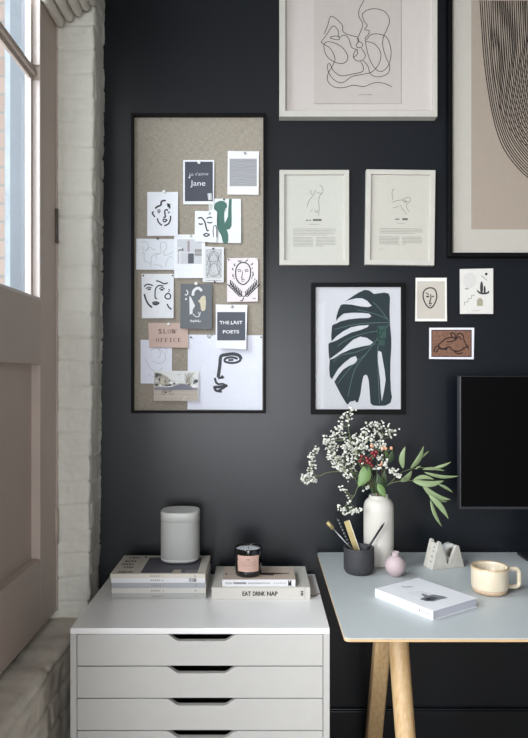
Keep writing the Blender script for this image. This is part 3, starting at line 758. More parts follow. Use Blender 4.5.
# ------------------------------------------------------------------ monitor
sh_bold = False
mon_d = 1.99
A = P(459.8,376,mon_d); B = Vector((A.x+.62, A.y, P(0,509.5,mon_d).z))
mon = thing('monitor', ((A.x+B.x)/2, A.y+.03, .7305), 'flat black computer monitor at the right edge beneath the arcs print', 'monitor')
MH = mat('monitor_shell','26272b',.4); MS = mat('monitor_screen','050506',.30,spec=.12)
pub('housing', MB().box(A.x, B.x, A.y, A.y+.028, B.z, A.z, MH), mon, bevel=.002)
pub('screen', MB().box(A.x+.004, B.x-.004, A.y-.0012, A.y+.001, B.z+.009, A.z-.002, MS), mon)
cx = (A.x+B.x)/2
sb = MB().box(cx-.04, cx+.04, A.y+.028, A.y+.040, .74, B.z+.2, MH); sb.box(cx-.09, cx+.10, A.y-.05, A.y+.11, .7305, .738, MH)
pub('stand', sb, mon, bevel=.002)

# ------------------------------------------------------------------ cabinet
CX0, CX1, CYF, CYB, CT = -.4955, .1785, -.480, -.020, .6575
cab = thing('drawer_cabinet', ((CX0+CX1)/2, (CYF+CYB)/2, 0), 'low white drawer cabinet with cut-out handles, stacks of books on top', 'cabinet')
pub('top_panel', MB().box(CX0, CX1, CYF, CYB, CT-.0155, CT, M_cab_lit), cab, bevel=.0012)
for x in (CX0, CX1-.0165):
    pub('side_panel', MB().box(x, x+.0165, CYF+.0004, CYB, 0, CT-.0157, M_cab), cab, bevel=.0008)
pub('back_panel', MB().box(CX0+.017, CX1-.017, CYB-.012, CYB-.004, .01, CT-.016, M_cab), cab)
DH = .0837; zt = CT-.0168; fx0, fx1 = CX0+.0180, CX1-.0180; fc = P(201.7,0,CD+CYF).x
for k in range(7):
    z1 = zt-k*DH; z0 = z1-DH+.0028
    hw, hb, dp = .0925, .058, .0172
    poly = [(fx0,z0),(fx1,z0),(fx1,z1)]
    def smooth_notch(sgn):
        out = []
        for t in range(9):
            u = t/8; e = u*u*(3-2*u)
            out.append((fc+sgn*(hw-(hw-hb)*u), z1-dp*e))
        return out
    poly += smooth_notch(1) + smooth_notch(-1)[::-1] + [(fx0,z1)]
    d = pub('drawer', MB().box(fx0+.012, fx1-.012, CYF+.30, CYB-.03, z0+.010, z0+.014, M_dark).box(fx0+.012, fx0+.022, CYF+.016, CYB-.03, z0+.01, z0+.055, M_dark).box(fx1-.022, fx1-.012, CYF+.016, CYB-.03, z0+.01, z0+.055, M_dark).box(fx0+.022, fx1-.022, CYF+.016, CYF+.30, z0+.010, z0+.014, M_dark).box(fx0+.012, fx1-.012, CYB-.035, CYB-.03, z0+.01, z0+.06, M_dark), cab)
    mb = MB()
    from mathutils.geometry import tessellate_polygon
    n = len(poly); vs = [Vector((x,CYF+.0008,z)) for x,z in poly]+[Vector((x,CYF+.0158,z)) for x,z in poly]
    tr = tessellate_polygon([[Vector((x,z,0)) for x,z in poly]])
    fs = [tuple(t) for t in tr]+[tuple(n+i for i in t[::-1]) for t in tr]+[(i,(i+1)%n,n+(i+1)%n,n+i) for i in range(n)]
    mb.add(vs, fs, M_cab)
    f = pub('drawer_front', mb, d, bevel=.0007, angle=50)
pub('base', MB().box(CX0+.017, CX1-.017, CYF+.03, CYB-.02, 0, .045, M_cab), cab)

# ------------------------------------------------------------------ books and magazines
def book(name, label, cat, zb, th, fl, fr, depth, cover, pages, group=None, spine=None, top=None, ang=0, margin=.003, ct=.0022):
    """fl, fr: front-left and front-right pixel x on the spine plane at distance fl[1]; spine faces the camera"""
    (px0, d0), (px1, d1_) = fl, fr
    a = Vector(((px0-VX)*d0/F, d0-CD, zb)); b = Vector(((px1-VX)*d1_/F, d1_-CD, zb))
    ex = (b-a).normalized(); ey = Vector((-ex.y, ex.x, 0)); L = (b-a).length; up = Vector((0,0,1))
    def W(u, v, w): return a+ex*u+ey*v+up*w
    root = thing(name, W(L/2, depth/2, 0), label, cat, group)
    mb = MB()
    def bx(u0,u1,v0,v1,w0,w1,m): mb.hexa([W(u0,v0,w0),W(u1,v0,w0),W(u1,v1,w0),W(u0,v1,w0)],[W(u0,v0,w1),W(u1,v0,w1),W(u1,v1,w1),W(u0,v1,w1)],m)
    bx(0,L,0,depth,0,ct,cover); bx(0,L,0,depth,th-ct,th,cover); bx(0,L,0,ct,ct,th-ct,cover)
    if spine:
        sh = Sheet(0,0,1,lambda u,v,k: W(u*L, -.0002*k, th*(1-v)), mb); spine(sh)
    if top:
        sh = Sheet(0,0,1,lambda u,v,k: W(u*L, (1-v)*depth, th+.0002*k), mb); top(sh)
    pub('cover', mb, root, recalc=False)
    mb = MB(); sv = mb
    mb.hexa([W(margin,ct,ct),W(L-margin,ct,ct),W(L-margin,depth-margin,ct),W(margin,depth-margin,ct)],[W(margin,ct,th-ct),W(L-margin,ct,th-ct),W(L-margin,depth-margin,th-ct),W(margin,depth-margin,th-ct)],pages)
    pub('pages', mb, root)
    return root, W, L
M_pg = mat('page_edges','d8d4ca',.8,var=.12,vscale=3,stretch=(1,1,600))
Z = CT+.0004
mags = [('e','a9aaa8','bottom of the magazine pile on the cabinet, grey spine',.0158,.0),
        ('d','c6c4bf','pale grey magazine second from the bottom of the pile on the cabinet',.0158,.0),
        ('c','a3a5ab','cool grey magazine in the middle of the pile on the cabinet',.0152,.001),
        ('b','dcdde0','white magazine with a barcode on its spine, second from the top of the pile',.0156,.0),
        ('a','cfcabf','cream magazine on top of the pile, beneath the white speaker',.0128,-.001)]
labs = ['grey magazine at the bottom of the pile on the cabinet']+[m[2] for m in mags[1:]]
z = Z
def spine_text(seed, bar=False):
    def f(sh):
        c = '8f8b83'
        r = random.Random(seed); x = .42
        for w in (.014,.012,.016,.012,.012): sh.rect(x,.38,x+w,.66,c,1); x += w+.008
        sh.rect(.54,.42,.555,.6,c,1); sh.rect(.885,.38,.90,.66,c,1)
        if bar:
            for i in range(16): sh.rect(.825+i*.0052,.12,.825+i*.0052+r.uniform(.001,.004),.86,'55565a',2)
    return f
def cover_a(sh):
    sh.rect(.31,.12,.915,.955,'5d5d66',1)
    sh.rect(.31,.70,.915,.955,'6a6871',2) if False else None
    # pale vase in the photograph on the cover
    sh.poly([(.645,.955),(.64,.90),(.655,.87),(.65,.80),(.735,.80),(.73,.87),(.745,.90),(.735,.955)],'b9aea0',3)
    sh.rect(.78,.80,.915,.955,'7d7a80',2)
    k='3b3a3a'
    for v,(u0,u1) in zip((.13,.33,.50,.66,.90),((.08,.19),(.06,.17),(.05,.18),(.10,.20),(.07,.20))):
        u = u0
        r = random.Random(int(v*100))
        while u < u1:
            sh.line([(u,v-.035),(u+r.uniform(.005,.02),v+r.uniform(-.02,.03)),(u+r.uniform(-.005,.01),v+.05)],.013,k,2,taper=False); u += .026
        sh.line([(u0,v+.03),(u1,v+.028)],.008,k,2,False)
    for i in range(14): sh.line([(.225+.0*i,.1+i*.06),(.285,.1+i*.06)],.006,'8b8780',2,False)
    sh.line([(.255,.05),(.28,.16)],.016,k,3,False); sh.line([(.27,.05),(.26,.16)],.012,k,3,False)
for i,(c,h,_,th,off) in enumerate(mags):
    d0 = 1.889+off+(.002 if i < 4 else -.002)
    x0 = {0:112,1:111.5,2:112,3:111,4:110.3}[i]; x1 = {0:206,1:205.8,2:206.2,3:205.4,4:205.2}[i]
    book('magazine', labs[i], 'magazine', z, th-.0004, (x0,d0), (x1,d0+.001*(i%2)), .190 if i < 4 else .194, mat('mag_'+c,h,.4,var=.02), M_pg,
         'magazines piled on the cabinet', spine_text(i, i==3), cover_a if i==4 else None, margin=.0012, ct=.0012)
    z += th
ZM = z

def sp_eat(sh):
    c='3c3a36'
    sh.text('EAT',.312,.33,.398,.70,c,1); sh.text('DRINK',.418,.33,.54,.70,c,1); sh.text('NAP',.562,.33,.668,.70,c,1)
    sh.text('EAT',.314,.34,.400,.71,c,2); sh.text('DRINK',.42,.34,.542,.71,c,2); sh.text('NAP',.564,.34,.67,.71,c,2)
    sh.rect(.905,.3,.93,.42,c,1); sh.rect(.905,.47,.93,.62,c,1); sh.rect(.905,.66,.93,.72,c,1); sh.rect(.945,0,.949,1,'8f8b80',1)
bk, W, L = book('book','large beige cloth book reading EAT DRINK NAP on its spine','book', Z, .0345, (211.6,1.886),(310.2,1.887), .212,
     mat('book_cloth_beige','cac7c0',.75,var=.06,vscale=300,bump=.2,bscale=600), M_pg, None, sp_eat, None, margin=.004, ct=.003)
rb = MB().tube(spline([W(L-.006,.03,.010),W(L+.006,.018,.004),W(L+.018,.026,.0012),W(L+.028,.045,.0012),W(L+.034,.04,.0012)],5),.0011,mat('ribbon_black','1d1d1f',.6),n=6)
pub('bookmark_ribbon', rb, bk)
ZBK = Z+.0347
def sp_k(sh):
    c='4c4b4e'
    sh.text('THE NEW',.04,.36,.135,.66,c,1); sh.text('BLACKSMITH',.145,.36,.33,.66,c,1) if False else sh.words(.145,.33,.5,.026,c,1,4)
    sh.rect(.04,.4,.33,.62,'d9d9dc',2) if False else None
    sh.rect(.15,.36,.325,.64,'77767a',1)
    for i in range(13): sh.rect(.152+i*.0135,.34,.154+i*.0135,.66,'dedee1',2)
    for i in range(20): sh.rect(.35+i*.0155,.40,.360+i*.0155,.62,'97979b',1)
    for i in range(6): sh.rect(.70+i*.03,.42,.72+i*.03,.60,'b0b0b3',1)
    sh.rect(.905,.12,.945,.88,'2a2a2c',1); sh.rect(.915,.12,.93,.40,'dedee1',2)
    sh.line([(.945,.5),(.955,.15)],.01,'2a2a2c',1,False) if False else None
    sh.text('K',.90,.12,.955,.88,'2a2a2c',3)
def top_k(sh):
    k='2b2729'
    sh.rect(.03,.52,.055,.62,k,1); sh.line([(.05,.57),(.16,.58)],.012,'6b5f5c',1)
    sh.poly([(.50,.48),(.60,.46),(.75,.50),(.93,.50),(.94,.54),(.80,.58),(.68,.62),(.50,.60)],k,1)
    sh.poly([(.52,.60),(.72,.60),(.70,.70),(.54,.66)],'5a4e4c',2)
kb, W2, L2 = book('book','smaller blush covered book lying on the beige book, candle on top','book', ZBK, .0205, (222.3,1.894),(295.4,1.896), .125,
     mat('book_cover_blush','c9b9ab',.5,var=.03), M_pg, None, None, top_k, margin=.002, ct=.0016)
# white spine of the blush book
mb = MB(); shp = Sheet(0,0,1,lambda u,v,k: W2(u*L2,-.0006-.0002*k,.0205*(1-v)),mb)
mb.hexa([W2(0,-.0006,0),W2(L2,-.0006,0),W2(L2,0,0),W2(0,0,0)],[W2(0,-.0006,.0205),W2(L2,-.0006,.0205),W2(L2,0,.0205),W2(0,0,.0205)],ink('dedee1'))
sp_k(shp); sp = pub('spine', mb, kb, recalc=False); sp['label'] = 'white spine with grey lettering and a black letter'
ZK = ZBK+.0207

# white paperback on the desk
ZD = .73; zt2 = ZD+.0225
def wb():
    q = [onplane(375,597,ZD), onplane(433,620.5,ZD)]
    a, b = q; ex = (b-a).normalized(); ey = Vector((-ex.y,ex.x,0)); up = Vector((0,0,1)); L=.197; D=.163; th=.022; ct=.0010
    a = a+up*.0004
    def W(u,v,w): return a+ex*u+ey*v+up*w
    root = thing('book', W(L/2,D/2,0), 'white softcover book lying on the grey desk before the pink vase', 'book')
    cv = mat('paperback_white','e4e5ea',.4,var=.01); mb = MB()
    def bx(u0,u1,v0,v1,w0,w1,m): mb.hexa([W(u0,v0,w0),W(u1,v0,w0),W(u1,v1,w0),W(u0,v1,w0)],[W(u0,v0,w1),W(u1,v0,w1),W(u1,v1,w1),W(u0,v1,w1)],m)
    bx(0,L,0,D,0,ct,cv); bx(0,L,0,D,th-ct,th,cv); bx(0,L,0,ct,ct,th-ct,cv)
    zt = ZD+th+.0004
    sh = Sheet(365,570,4.4,lambda px,py,k: onplane(px,py,zt+.0002*k),mb)
    sh.poly([(182,100),(250,92),(368,122),(298,142)],'d5d6da',1)
    sh.poly([(240,128),(262,118),(248,108),(252,103),(280,112),(300,108),(345,115),(364,123),(335,128),(300,138),(270,136)],'75777e',2)
    sh.poly([(262,128),(290,116),(320,122),(300,134)],'4c4d54',3); sh.poly([(240,128),(280,124),(298,138),(270,137)],'5f6168',3)
    sh.words(160,212,73,3,'8b8c92',1,1); sh.words(170,200,78,2,'a0a1a6',1,2)
    ss = Sheet(0,0,1,lambda u,v,k: W(u*L,-.0002*k,th*(1-v)),mb)
    for i in range(8): ss.rect(.42+i*.018,.42,.43+i*.018,.6,'9a9ba1',1)
    ss.ell(.78,.5,.012,.13,'3f4045',1); 
    for i in range(8): ss.rect(.81+i*.02,.42,.823+i*.02,.62,'7f8087',1)
    pub('cover', mb, root, recalc=False)
    mb = MB().hexa([W(.001,ct,ct),W(L-.002,ct,ct),W(L-.002,D-.001,ct),W(.001,D-.001,ct)],[W(.001,ct,th-ct),W(L-.002,ct,th-ct),W(L-.002,D-.001,th-ct),W(.001,D-.001,th-ct)], mat('paperback_pages','b6b8c2',.8,var=.15,vscale=3,stretch=(1,1,700)))
    pub('pages', mb, root)
wb()

# ------------------------------------------------------------------ speaker
def squircle(e, rx, ry):
    def f(th):
        c, s_ = math.cos(th), math.sin(th)
        return (math.copysign(abs(c)**(2/e), c)*rx, math.copysign(abs(s_)**(2/e), s_)*ry)
    return f
sd = 2.026; sx = (180.2-VX)*2.02/F
spk = thing('speaker', (sx, sd-CD, ZM), 'white rounded loudspeaker standing on the magazine pile', 'speaker')
M_sw = mat('speaker_shell','cbccc9',.4,var=.01); M_gr = mat('speaker_grille','aaacaa',.6,h2='b5b7b4',vscale=500,kind='voronoi')
sh_ = squircle(2.7, 1, .97); R = .0606
H = .1595
pub('base', MB().lathe([(.0,0.0004),(.050,.0004),(.054,.002),(.055,.006)],(sx,sd-CD,ZM),mat('speaker_foot','55575a',.6),64,sh_), spk)
pub('grille', MB().lathe([(R*.985,.0145),(R*.995,.016),(R*.995,H-.030),(R*.985,H-.0285)],(sx,sd-CD,ZM),M_gr,96,sh_), spk)
pub('bottom_band', MB().lathe([(.052,.0055),(R*.93,.0065),(R*.98,.009),(R,.0125),(R,.0148),(R*.98,.0148)],(sx,sd-CD,ZM),M_sw,96,sh_), spk)
pub('top_cap', MB().lathe([(R*.98,H-.0295),(R,H-.0293),(R,H-.006),(R*.985,H-.002),(R*.95,H),(R*.90,H-.0004),(R*.5,H-.0018),(.0,H-.002)],(sx,sd-CD,ZM),M_sw,96,sh_), spk)

# ------------------------------------------------------------------ candle
cd_c = (0, 1.965); cpx = (248.4-VX)*1.948/F; cc = Vector((cpx, 1.948-CD, ZK))
cn = thing('candle', cc, 'black glass candle with a pink label on the blush book', 'candle')
M_jar = mat('candle_black_glass','0b0b0c',.08,var=.0,spec=.6,coat=.5)
Rc, Hc = .0415, .083
pub('jar', MB().lathe([(0,.0003),(Rc*.90,.0003),(Rc*.95,.003),(Rc*.965,.012),(Rc*.97,.03),(Rc,Hc-.002),(Rc*.99,Hc),(Rc*.955,Hc-.001),(Rc*.93,Hc-.02),(Rc*.93,.014),(0,.012)],cc,M_jar,64), cn)
pub('wax', MB().lathe([(Rc*.925,.014),(Rc*.925,Hc-.006),(Rc*.6,Hc-.0066),(0,Hc-.0063)],cc,mat('candle_wax','d5dbe0',.5,sss=.2),48), cn)
pub('wick', MB().tube([cc+Vector((0,0,Hc-.007)),cc+Vector((.001,0,Hc-.001))],.0009,M_dark,n=6), cn)
mb = MB(); vs=[]
def LB(u, v, k):   # label coords 0..1
    th = math.radians(-90+(-48+96*u)); r = Rc*.975+.0009+.00015*k + (Rc*.03)*(v if False else (1-v)*.8)
    return Vector((cc.x+math.cos(th)*r, cc.y+math.sin(th)*r, cc.z+.018+(1-v)*.048))
lb = Sheet(0,0,1,LB,mb)
for i in range(14): lb.rect(i/14,0,(i+1)/14,1,'c9a79a',1)
def lw_(u0,u1,v,h,c,seed):
    r = random.Random(seed); u=u0
    while u < u1-.01:
        w = min(r.uniform(.03,.09),u1-u); lb.rect(u,v-h/2,u+w,v+h/2,c,3); u+=w+.018
lw_(.42,.58,.24,.05,'5f4c47',1)
for i,v in enumerate((.36,.40,.50,.55,.60,.65,.76)): lw_(.15+(i%2)*.03,.86,v,.018,'a3867c',10+i)
lw_(.38,.46,.87,.03,'a3867c',31); lw_(.52,.62,.87,.03,'a3867c',32)
pub('paper_label', mb, cn, recalc=False)['label'] = 'dusty pink paper label'

# ------------------------------------------------------------------ desk
XD0, XD1, YD0, YD1 = .186, 1.786, 1.428-CD, -.022
dk = thing('desk', (.98, (YD0+YD1)/2, 0), 'grey topped desk with oak trestle legs against the dark wall', 'desk')
def rrect(x0,x1,y0,y1,r,n=6):
    out=[]
    for cx,cy,a0 in ((x1-r,y1-r,0),(x0+r,y1-r,90),(x0+r,y0+r,180),(x1-r,y0+r,270)):
        for i in range(n+1):
            a = math.radians(a0+90*i/n); out.append((cx+r*math.cos(a),cy+r*math.sin(a)))
    return out
pub('desktop', MB().prism(rrect(XD0,XD1,YD0,YD1,.012),lambda u,v,w:Vector((u,v,w)),ZD-.0025,ZD,M_lino), dk, bevel=.0005)
o1 = rrect(XD0,XD1,YD0,YD1,.012); o2 = rrect(XD0+.035,XD1-.035,YD0+.035,YD1-.035,.010)
mb = MB(); n = len(o1)
L0=[(x,y,ZD-.0026) for x,y in o1]; L1=[(x,y,ZD-.0085) for x,y in o1]; L2_=[(x,y,ZD-.0215) for x,y in o2]
fs=[tuple(range(n))]+[(i,(i+1)%n,n+(i+1)%n,n+i) for i in range(n)]+[(n+i,n+(i+1)%n,2*n+(i+1)%n,2*n+i) for i in range(n)]+[tuple(range(2*n,3*n))[::-1]]
mb.add(L0+L1+L2_,fs,M_ply); pub('plywood_core', mb, dk)
def leg(x, dtop, ztop, dfoot, r0, r1, facet):
    top = Vector((x, dtop-CD, ztop)); foot = Vector((x+(.004 if not facet else -.002), dfoot-CD, 0))
    mb = MB(); n = 20; k=14
    pts=[top.lerp(foot,i/k) for i in range(k+1)]
    rs=[r0+(r1-r0)*i/k for i in range(k+1)]
    mb.tube(pts, rs, M_oak, n=n if not facet else 4)
    if facet:
        for i in range(len(mb.sm)): mb.sm[i]=False
    return mb
for sx_, mir in ((.368,1),(1.60,-1)):
    pub('leg', leg(sx_, 1.765, .706, 1.50, .0275, .024, False), dk)
    # rear leg: squared
    xr = sx_-.016*mir; mb = MB()
    t = Vector((xr,1.80-CD,.706)); f = Vector((xr+.004,2.10-CD,0)); w0,w1=.023,.025
    mb.hexa([f+Vector((-w1,-.022,0)),f+Vector((w1,-.022,0)),f+Vector((w1,.022,0)),f+Vector((-w1,.022,0))],[t+Vector((-w0,-.024,0)),t+Vector((w0,-.024,0)),t+Vector((w0,.024,0)),t+Vector((-w0,.024,0))],M_oak)
    pub('leg', mb, dk, bevel=.008, seg=3)
    mb = MB(); y0=1.62; 
    mb.prism(rrect(sx_-.05,sx_+.085,1.515-CD,1.60-CD,.012),lambda u,v,w:Vector((u,v,w)),ZD-.034,ZD-.022,M_oak)
    pub('mounting_plate', mb, dk, bevel=.003)
pub('crossbar', MB().box(.36,1.61,1.765-CD,1.795-CD,.655,.700,M_oak), dk, bevel=.004)

# ------------------------------------------------------------------ things on the desk
def at(px, d, z=ZD+.0004): return Vector(((px-VX)*d/F, d-CD, z))
# pencil cup
pc = at(358.9,1.908)
M_cup = mat('pencil_cup_stone','2c2d30',.7,h2='3a3b3f',vscale=160,bump=.4,bscale=400)
tag(pub('pencil_cup', MB().lathe([(0,0),(.036,0),(.040,.003),(.0445,.011),(.0450,.03),(.0450,.0745),(.0445,.076),(.0405,.076),(.0400,.0745),(.0395,.012),(0,.010)],pc,M_cup,64), origin=pc),
    'black stone pencil cup at the back left of the desk','pencil cup')
G = mat('brass','b8a675',.4,metal=.45,spec=.5); BK = mat('pencil_black','232427',.35); SV = mat('pen_silver','9c9ea3',.3,metal=.8)
def rod(name,label,cat,p0,p1,r,m,parts=(),flat=None,n=8):
    root = thing(name, p0, label, cat)
    a,b = p0,p1
    pub('barrel', MB().tube([a,a.lerp(b,.5),b],r,m,n=n), root)
    for nm,t0,t1,r0,r1,mm in parts: pub(nm, MB().tube([a.lerp(b,t0),a.lerp(b,t1)],[r0,r1],mm,n=n), root)
    return root
zi = ZD+.014
def inside(px, py, d): return P(px,py,d)
# brush
tipb = P(327.5,522.5,1.93); base_b = Vector((pc.x-.004,pc.y+.006,zi)); v = P(350,548,1.925)
def through(tip, mouth, zend=ZD+.014):
    dirv = (mouth-tip); t = (tip.z-zend)/(tip.z-mouth.z); q = tip+dirv*t
    c2 = Vector((pc.x,pc.y,zend)); off=q-c2
    if off.length > .034: q = c2+off*(.034/off.length)
    return q
mouth = P(351,547.5,1.93)
r_ = through(tipb, mouth)
rod('brush','slim brush with a brass ferrule head leaning left in the black cup','brush', r_, r_.lerp(tipb,.86), .0022, SV, (('brush_head',1.0,1.17,.0055,.0065,G),))
tip2 = P(337.2,517.8,1.955); q2 = through(tip2, P(350,546,1.955))
rod('pencil','thin dark patterned pencil between the brass ruler and brush','pencil', q2, tip2, .0028, BK, tuple(('speckle',.45+i*.07,.47+i*.07,.0029,.0029,SV) for i in range(8)))
tip4 = P(384.6,522.5,1.92); q4 = through(tip4, P(367.3,549,1.925))
rod('pencil','black pencil leaning right in the stone cup before the white vase','pencil', q4, q4.lerp(tip4,.92), .0034, BK, (('pencil_tip',1.0,1.09,.0034,.0006,mat('pencil_tip_dark','3a3a3d',.5)),), n=6)
t3 = P(346.3,521,1.945); q3 = through(t3, P(356,548,1.945)); 
dv = (t3-q3).normalized(); sd_ = dv.cross(Vector((0,1,0))).normalized()*.0075; 
rl = thing('ruler', q3, 'flat brass ruler standing in the black stone cup', 'ruler')
nn = Vector((0,1,0))*.0015
pub('ruler_blade', MB().hexa([q3-sd_-nn,q3+sd_-nn,q3+sd_+nn,q3-sd_+nn],[t3-sd_-nn,t3+sd_-nn,t3+sd_+nn,t3-sd_+nn],G), rl)
e = sd_*1.0; w = sd_*.35
sg = -1 if sd_.x < 0 else 1
ee = sd_*sg
pub('ruler_edge', MB().hexa([q3+ee-nn*3,q3+ee*1.35-nn*3,q3+ee*1.35+nn,q3+ee+nn],[t3+ee-nn*3,t3+ee*1.35-nn*3,t3+ee*1.35+nn,t3+ee+nn],mat('ruler_edge_pale','cfc9b8',.4)), rl)

# white bottle vase
vc = at(378.6,1.992)
M_vase = mat('vase_bisque','cfcbc3',.55,var=.03,vscale=14,bump=.12,bscale=120)
tag(pub('vase', MB().lathe([(0,0),(.038,0),(.042,.002),(.0440,.010),(.0455,.05),(.0462,.12),(.0462,.170),(.0464,.172),(.0458,.176),(.0446,.185),(.0415,.194),(.037,.200),(.0325,.2035),(.0302,.206),(.0296,.210),(.0294,.2145),(.0280,.215),(.0270,.212),(.028,.205),(.040,.190),(.042,.16),(.041,.02),(0,.012)],vc,M_vase,64), origin=vc),
    'tall white ceramic bottle vase holding the flowers on the desk','vase')
# pink bud vase
pv = at(395.3,1.876)
M_pink = mat('bud_vase_pink','b8a6a9',.55,var=.03,vscale=25,bump=.1)
Rb=.0298
pf=[(0,0),(.014,0)]
for i in range(1,16):
    a=math.radians(-62+i*9.3); pf.append((Rb*math.cos(a),Rb*.98+Rb*.98*math.sin(a)*1.05))
pf += [(.0112,.0590),(.0098,.0612),(.0098,.0650),(.0122,.0685),(.0112,.0700),(.0085,.0675),(.0075,.060),(.012,.05),(0,.006)]
tag(pub('bud_vase', MB().lathe(pf,pv,M_pink,48), origin=pv),'small round dusty pink bud vase beside the black cup','vase')

# mug
mc = at(489.6,1.735)
mg = thing('mug', mc, 'cream speckled coffee mug with square handle at the right of the desk', 'mug')
M_glz = mat('mug_cream_glaze','cbbfa9',.3,var=.06,vscale=30,spec=.5,coat=.2); M_clay = mat('mug_raw_clay','b79f86',.8,var=.1,vscale=120,bump=.3)
Rm=.0482
pub('cup', MB().lathe([(Rm*.985,.0145),(Rm,.018),(Rm,.066),(Rm*.99,.0690),(Rm*.965,.0705),(Rm*.93,.0690),(Rm*.915,.064),(Rm*.90,.012),(0,.008)],mc,M_glz,64), mg)
pub('foot_band', MB().lathe([(0,0),(Rm*.80,0),(Rm*.88,.002),(Rm*.93,.006),(Rm*.98,.0145),(0,.0146)],mc,M_clay,64), mg)['label']='unglazed clay base band'
pub('rim', MB().lathe([(Rm*1.003,.0665),(Rm*1.0,.0695),(Rm*.968,.0712),(Rm*.93,.0698),(Rm*.925,.066)],mc,mat('mug_rim_brown','b59d7e',.4,var=.2,vscale=60),64), mg)
hp=[(.90*Rm,.0605),(Rm+.018,.0605),(Rm+.027,.060),(Rm+.0325,.054),(Rm+.0335,.045),(Rm+.0335,.030),(Rm+.0325,.019),(Rm+.026,.0135),(Rm+.014,.013),(.90*Rm,.014)]
ha = math.radians(4)
hpts = spline([mc+Vector((r*math.cos(ha), r*math.sin(ha), z_)) for r,z_ in hp],5)
pub('handle', MB().tube(hpts,.0062,M_glz,n=14), mg)

# tape dispenser
ta = at(432.3,1.929); tb_ = Vector(((464.2-VX)*1.966/F, 1.966-CD, ta.z))
ex=(tb_-ta).normalized(); ey=Vector((-ex.y,ex.x,0)); TL=(tb_-ta).length
def TW(u,v,w): return ta+ex*u+ey*v+Vector((0,0,w))
td = thing('tape_dispenser', TW(TL/2,.021,0), 'pale concrete twin-peaked tape dispenser at the back of the desk', 'tape dispenser')
M_con = mat('concrete_pale','b9b6ae',.8,var=.07,vscale=60,bump=.3,bscale=300)
def tip(cx,cz,r,a0,a1,n=6): return [(cx+r*math.cos(math.radians(a0+(a1-a0)*i/n)), cz+r*math.sin(math.radians(a0+(a1-a0)*i/n))) for i in range(n+1)]
prof_=[(0,0),(TL,0)]+tip(TL*.785,.060,.0065,25,155)+[(TL*.53,.014),(TL*.50,.0125),(TL*.47,.014)]+tip(TL*.235,.0775,.0055,20,165)
def ext(poly,v0,v1,m,mb):
    n=len(poly); tr=tessellate_polygon([[Vector((a,b,0)) for a,b in poly]])
    vs=[TW(a,v0,b) for a,b in poly]+[TW(a,v1,b) for a,b in poly]
    mb.add(vs,[tuple(t) for t in tr]+[tuple(n+i for i in t[::-1]) for t in tr]+[(i,(i+1)%n,n+(i+1)%n,n+i) for i in range(n)],m)
mb=MB(); ext(prof_,0,.010,M_con,mb); pub('side_plate',mb,td,bevel=.0012,angle=35)
mb=MB(); ext(prof_,.038,.048,M_con,mb); pub('side_plate',mb,td,bevel=.0012,angle=35)
mid=[(.002,0),(TL-.002,0),(TL*.93,.012),(TL*.62,.010),(TL*.44,.010),(TL*.30,.060),(TL*.235,.0745),(TL*.215,.0745)]
mb=MB(); ext(mid,.010,.038,M_con,mb); pub('core',mb,td)
mb=MB()
for i,z_ in enumerate((.018,.033,.048,.060)):   # notches down the sloping end
    u=.002+z_*.33-.0012
    mb.hexa([TW(u-.0006,.016,z_),TW(u+.002,.016,z_),TW(u+.002,.024+.003*(i%2),z_+.001),TW(u-.0006,.024+.003*(i%2),z_+.001)],[TW(u+.0005,.016,z_+.004),TW(u+.003,.016,z_+.004),TW(u+.003,.022,z_+.005),TW(u+.0005,.022,z_+.005)],mat('marks_grey','8f8c86',.8))
pub('embossed_marks',mb,td)
tr_=MB(); c0=TW(TL*.665,.024,.0425); nR=32
def ring(r0,r1,wd,m):
    vs=[]
    for (r,vv) in ((r0,-wd),(r1,-wd),(r1,wd),(r0,wd)):
        for k in range(nR):
            a=2*math.pi*k/nR; vs.append(c0+ex*(r*math.cos(a))+Vector((0,0,r*math.sin(a)))+ey*vv)
    tr_.add(vs,[(q*nR+k,q*nR+(k+1)%nR,((q+1)%4)*nR+(k+1)%nR,((q+1)%4)*nR+k) for q in range(4) for k in range(nR)],m,False)
ring(.0165,.0275,.0085,mat('clear_tape','c4c5c2',.15,coat=.6)); ring(.0130,.0165,.0092,mat('tape_core','8d887c',.7))
trr=pub('tape_roll',tr_.__class__(),td) if False else pub('tape_roll',tr_,td)

# ------------------------------------------------------------------ flowers
M_st = mat('flower_stem','7d8a5c',.6,var=.1); M_bl = mat('blossom_white','dddcd3',.8,var=.06,vscale=300)
M_leaf = mat('leaf_green','6b8752',.5,var=.12,vscale=40,sss=.0); M_euc = mat('eucalyptus_green','84956c',.5,var=.12,vscale=40)
M_ldk = mat('leaf_dark_green','3f5236',.5,var=.15,vscale=40)
mouthV = Vector((vc.x, vc.y, vc.z+.21))
def blossom_mesh():
    bm = bmesh.new(); r = random.Random(3)
    for i in range(6):
        a = i*1.05; c = Vector((math.cos(a)*.0018, math.sin(a)*.0018, r.uniform(-.0006,.0012)))
        bmesh.ops.create_icosphere(bm, subdivisions=1, radius=.0017, matrix=Matrix.Translation(c))
    bmesh.ops.create_icosphere(bm, subdivisions=1, radius=.0020, matrix=Matrix.Translation((0,0,.0008)))
    me = bpy.data.meshes.new('blossom'); bm.to_mesh(me); bm.free(); me.materials.append(M_bl)
    for p in me.polygons: p.use_smooth = True
    return me
BM = blossom_mesh()
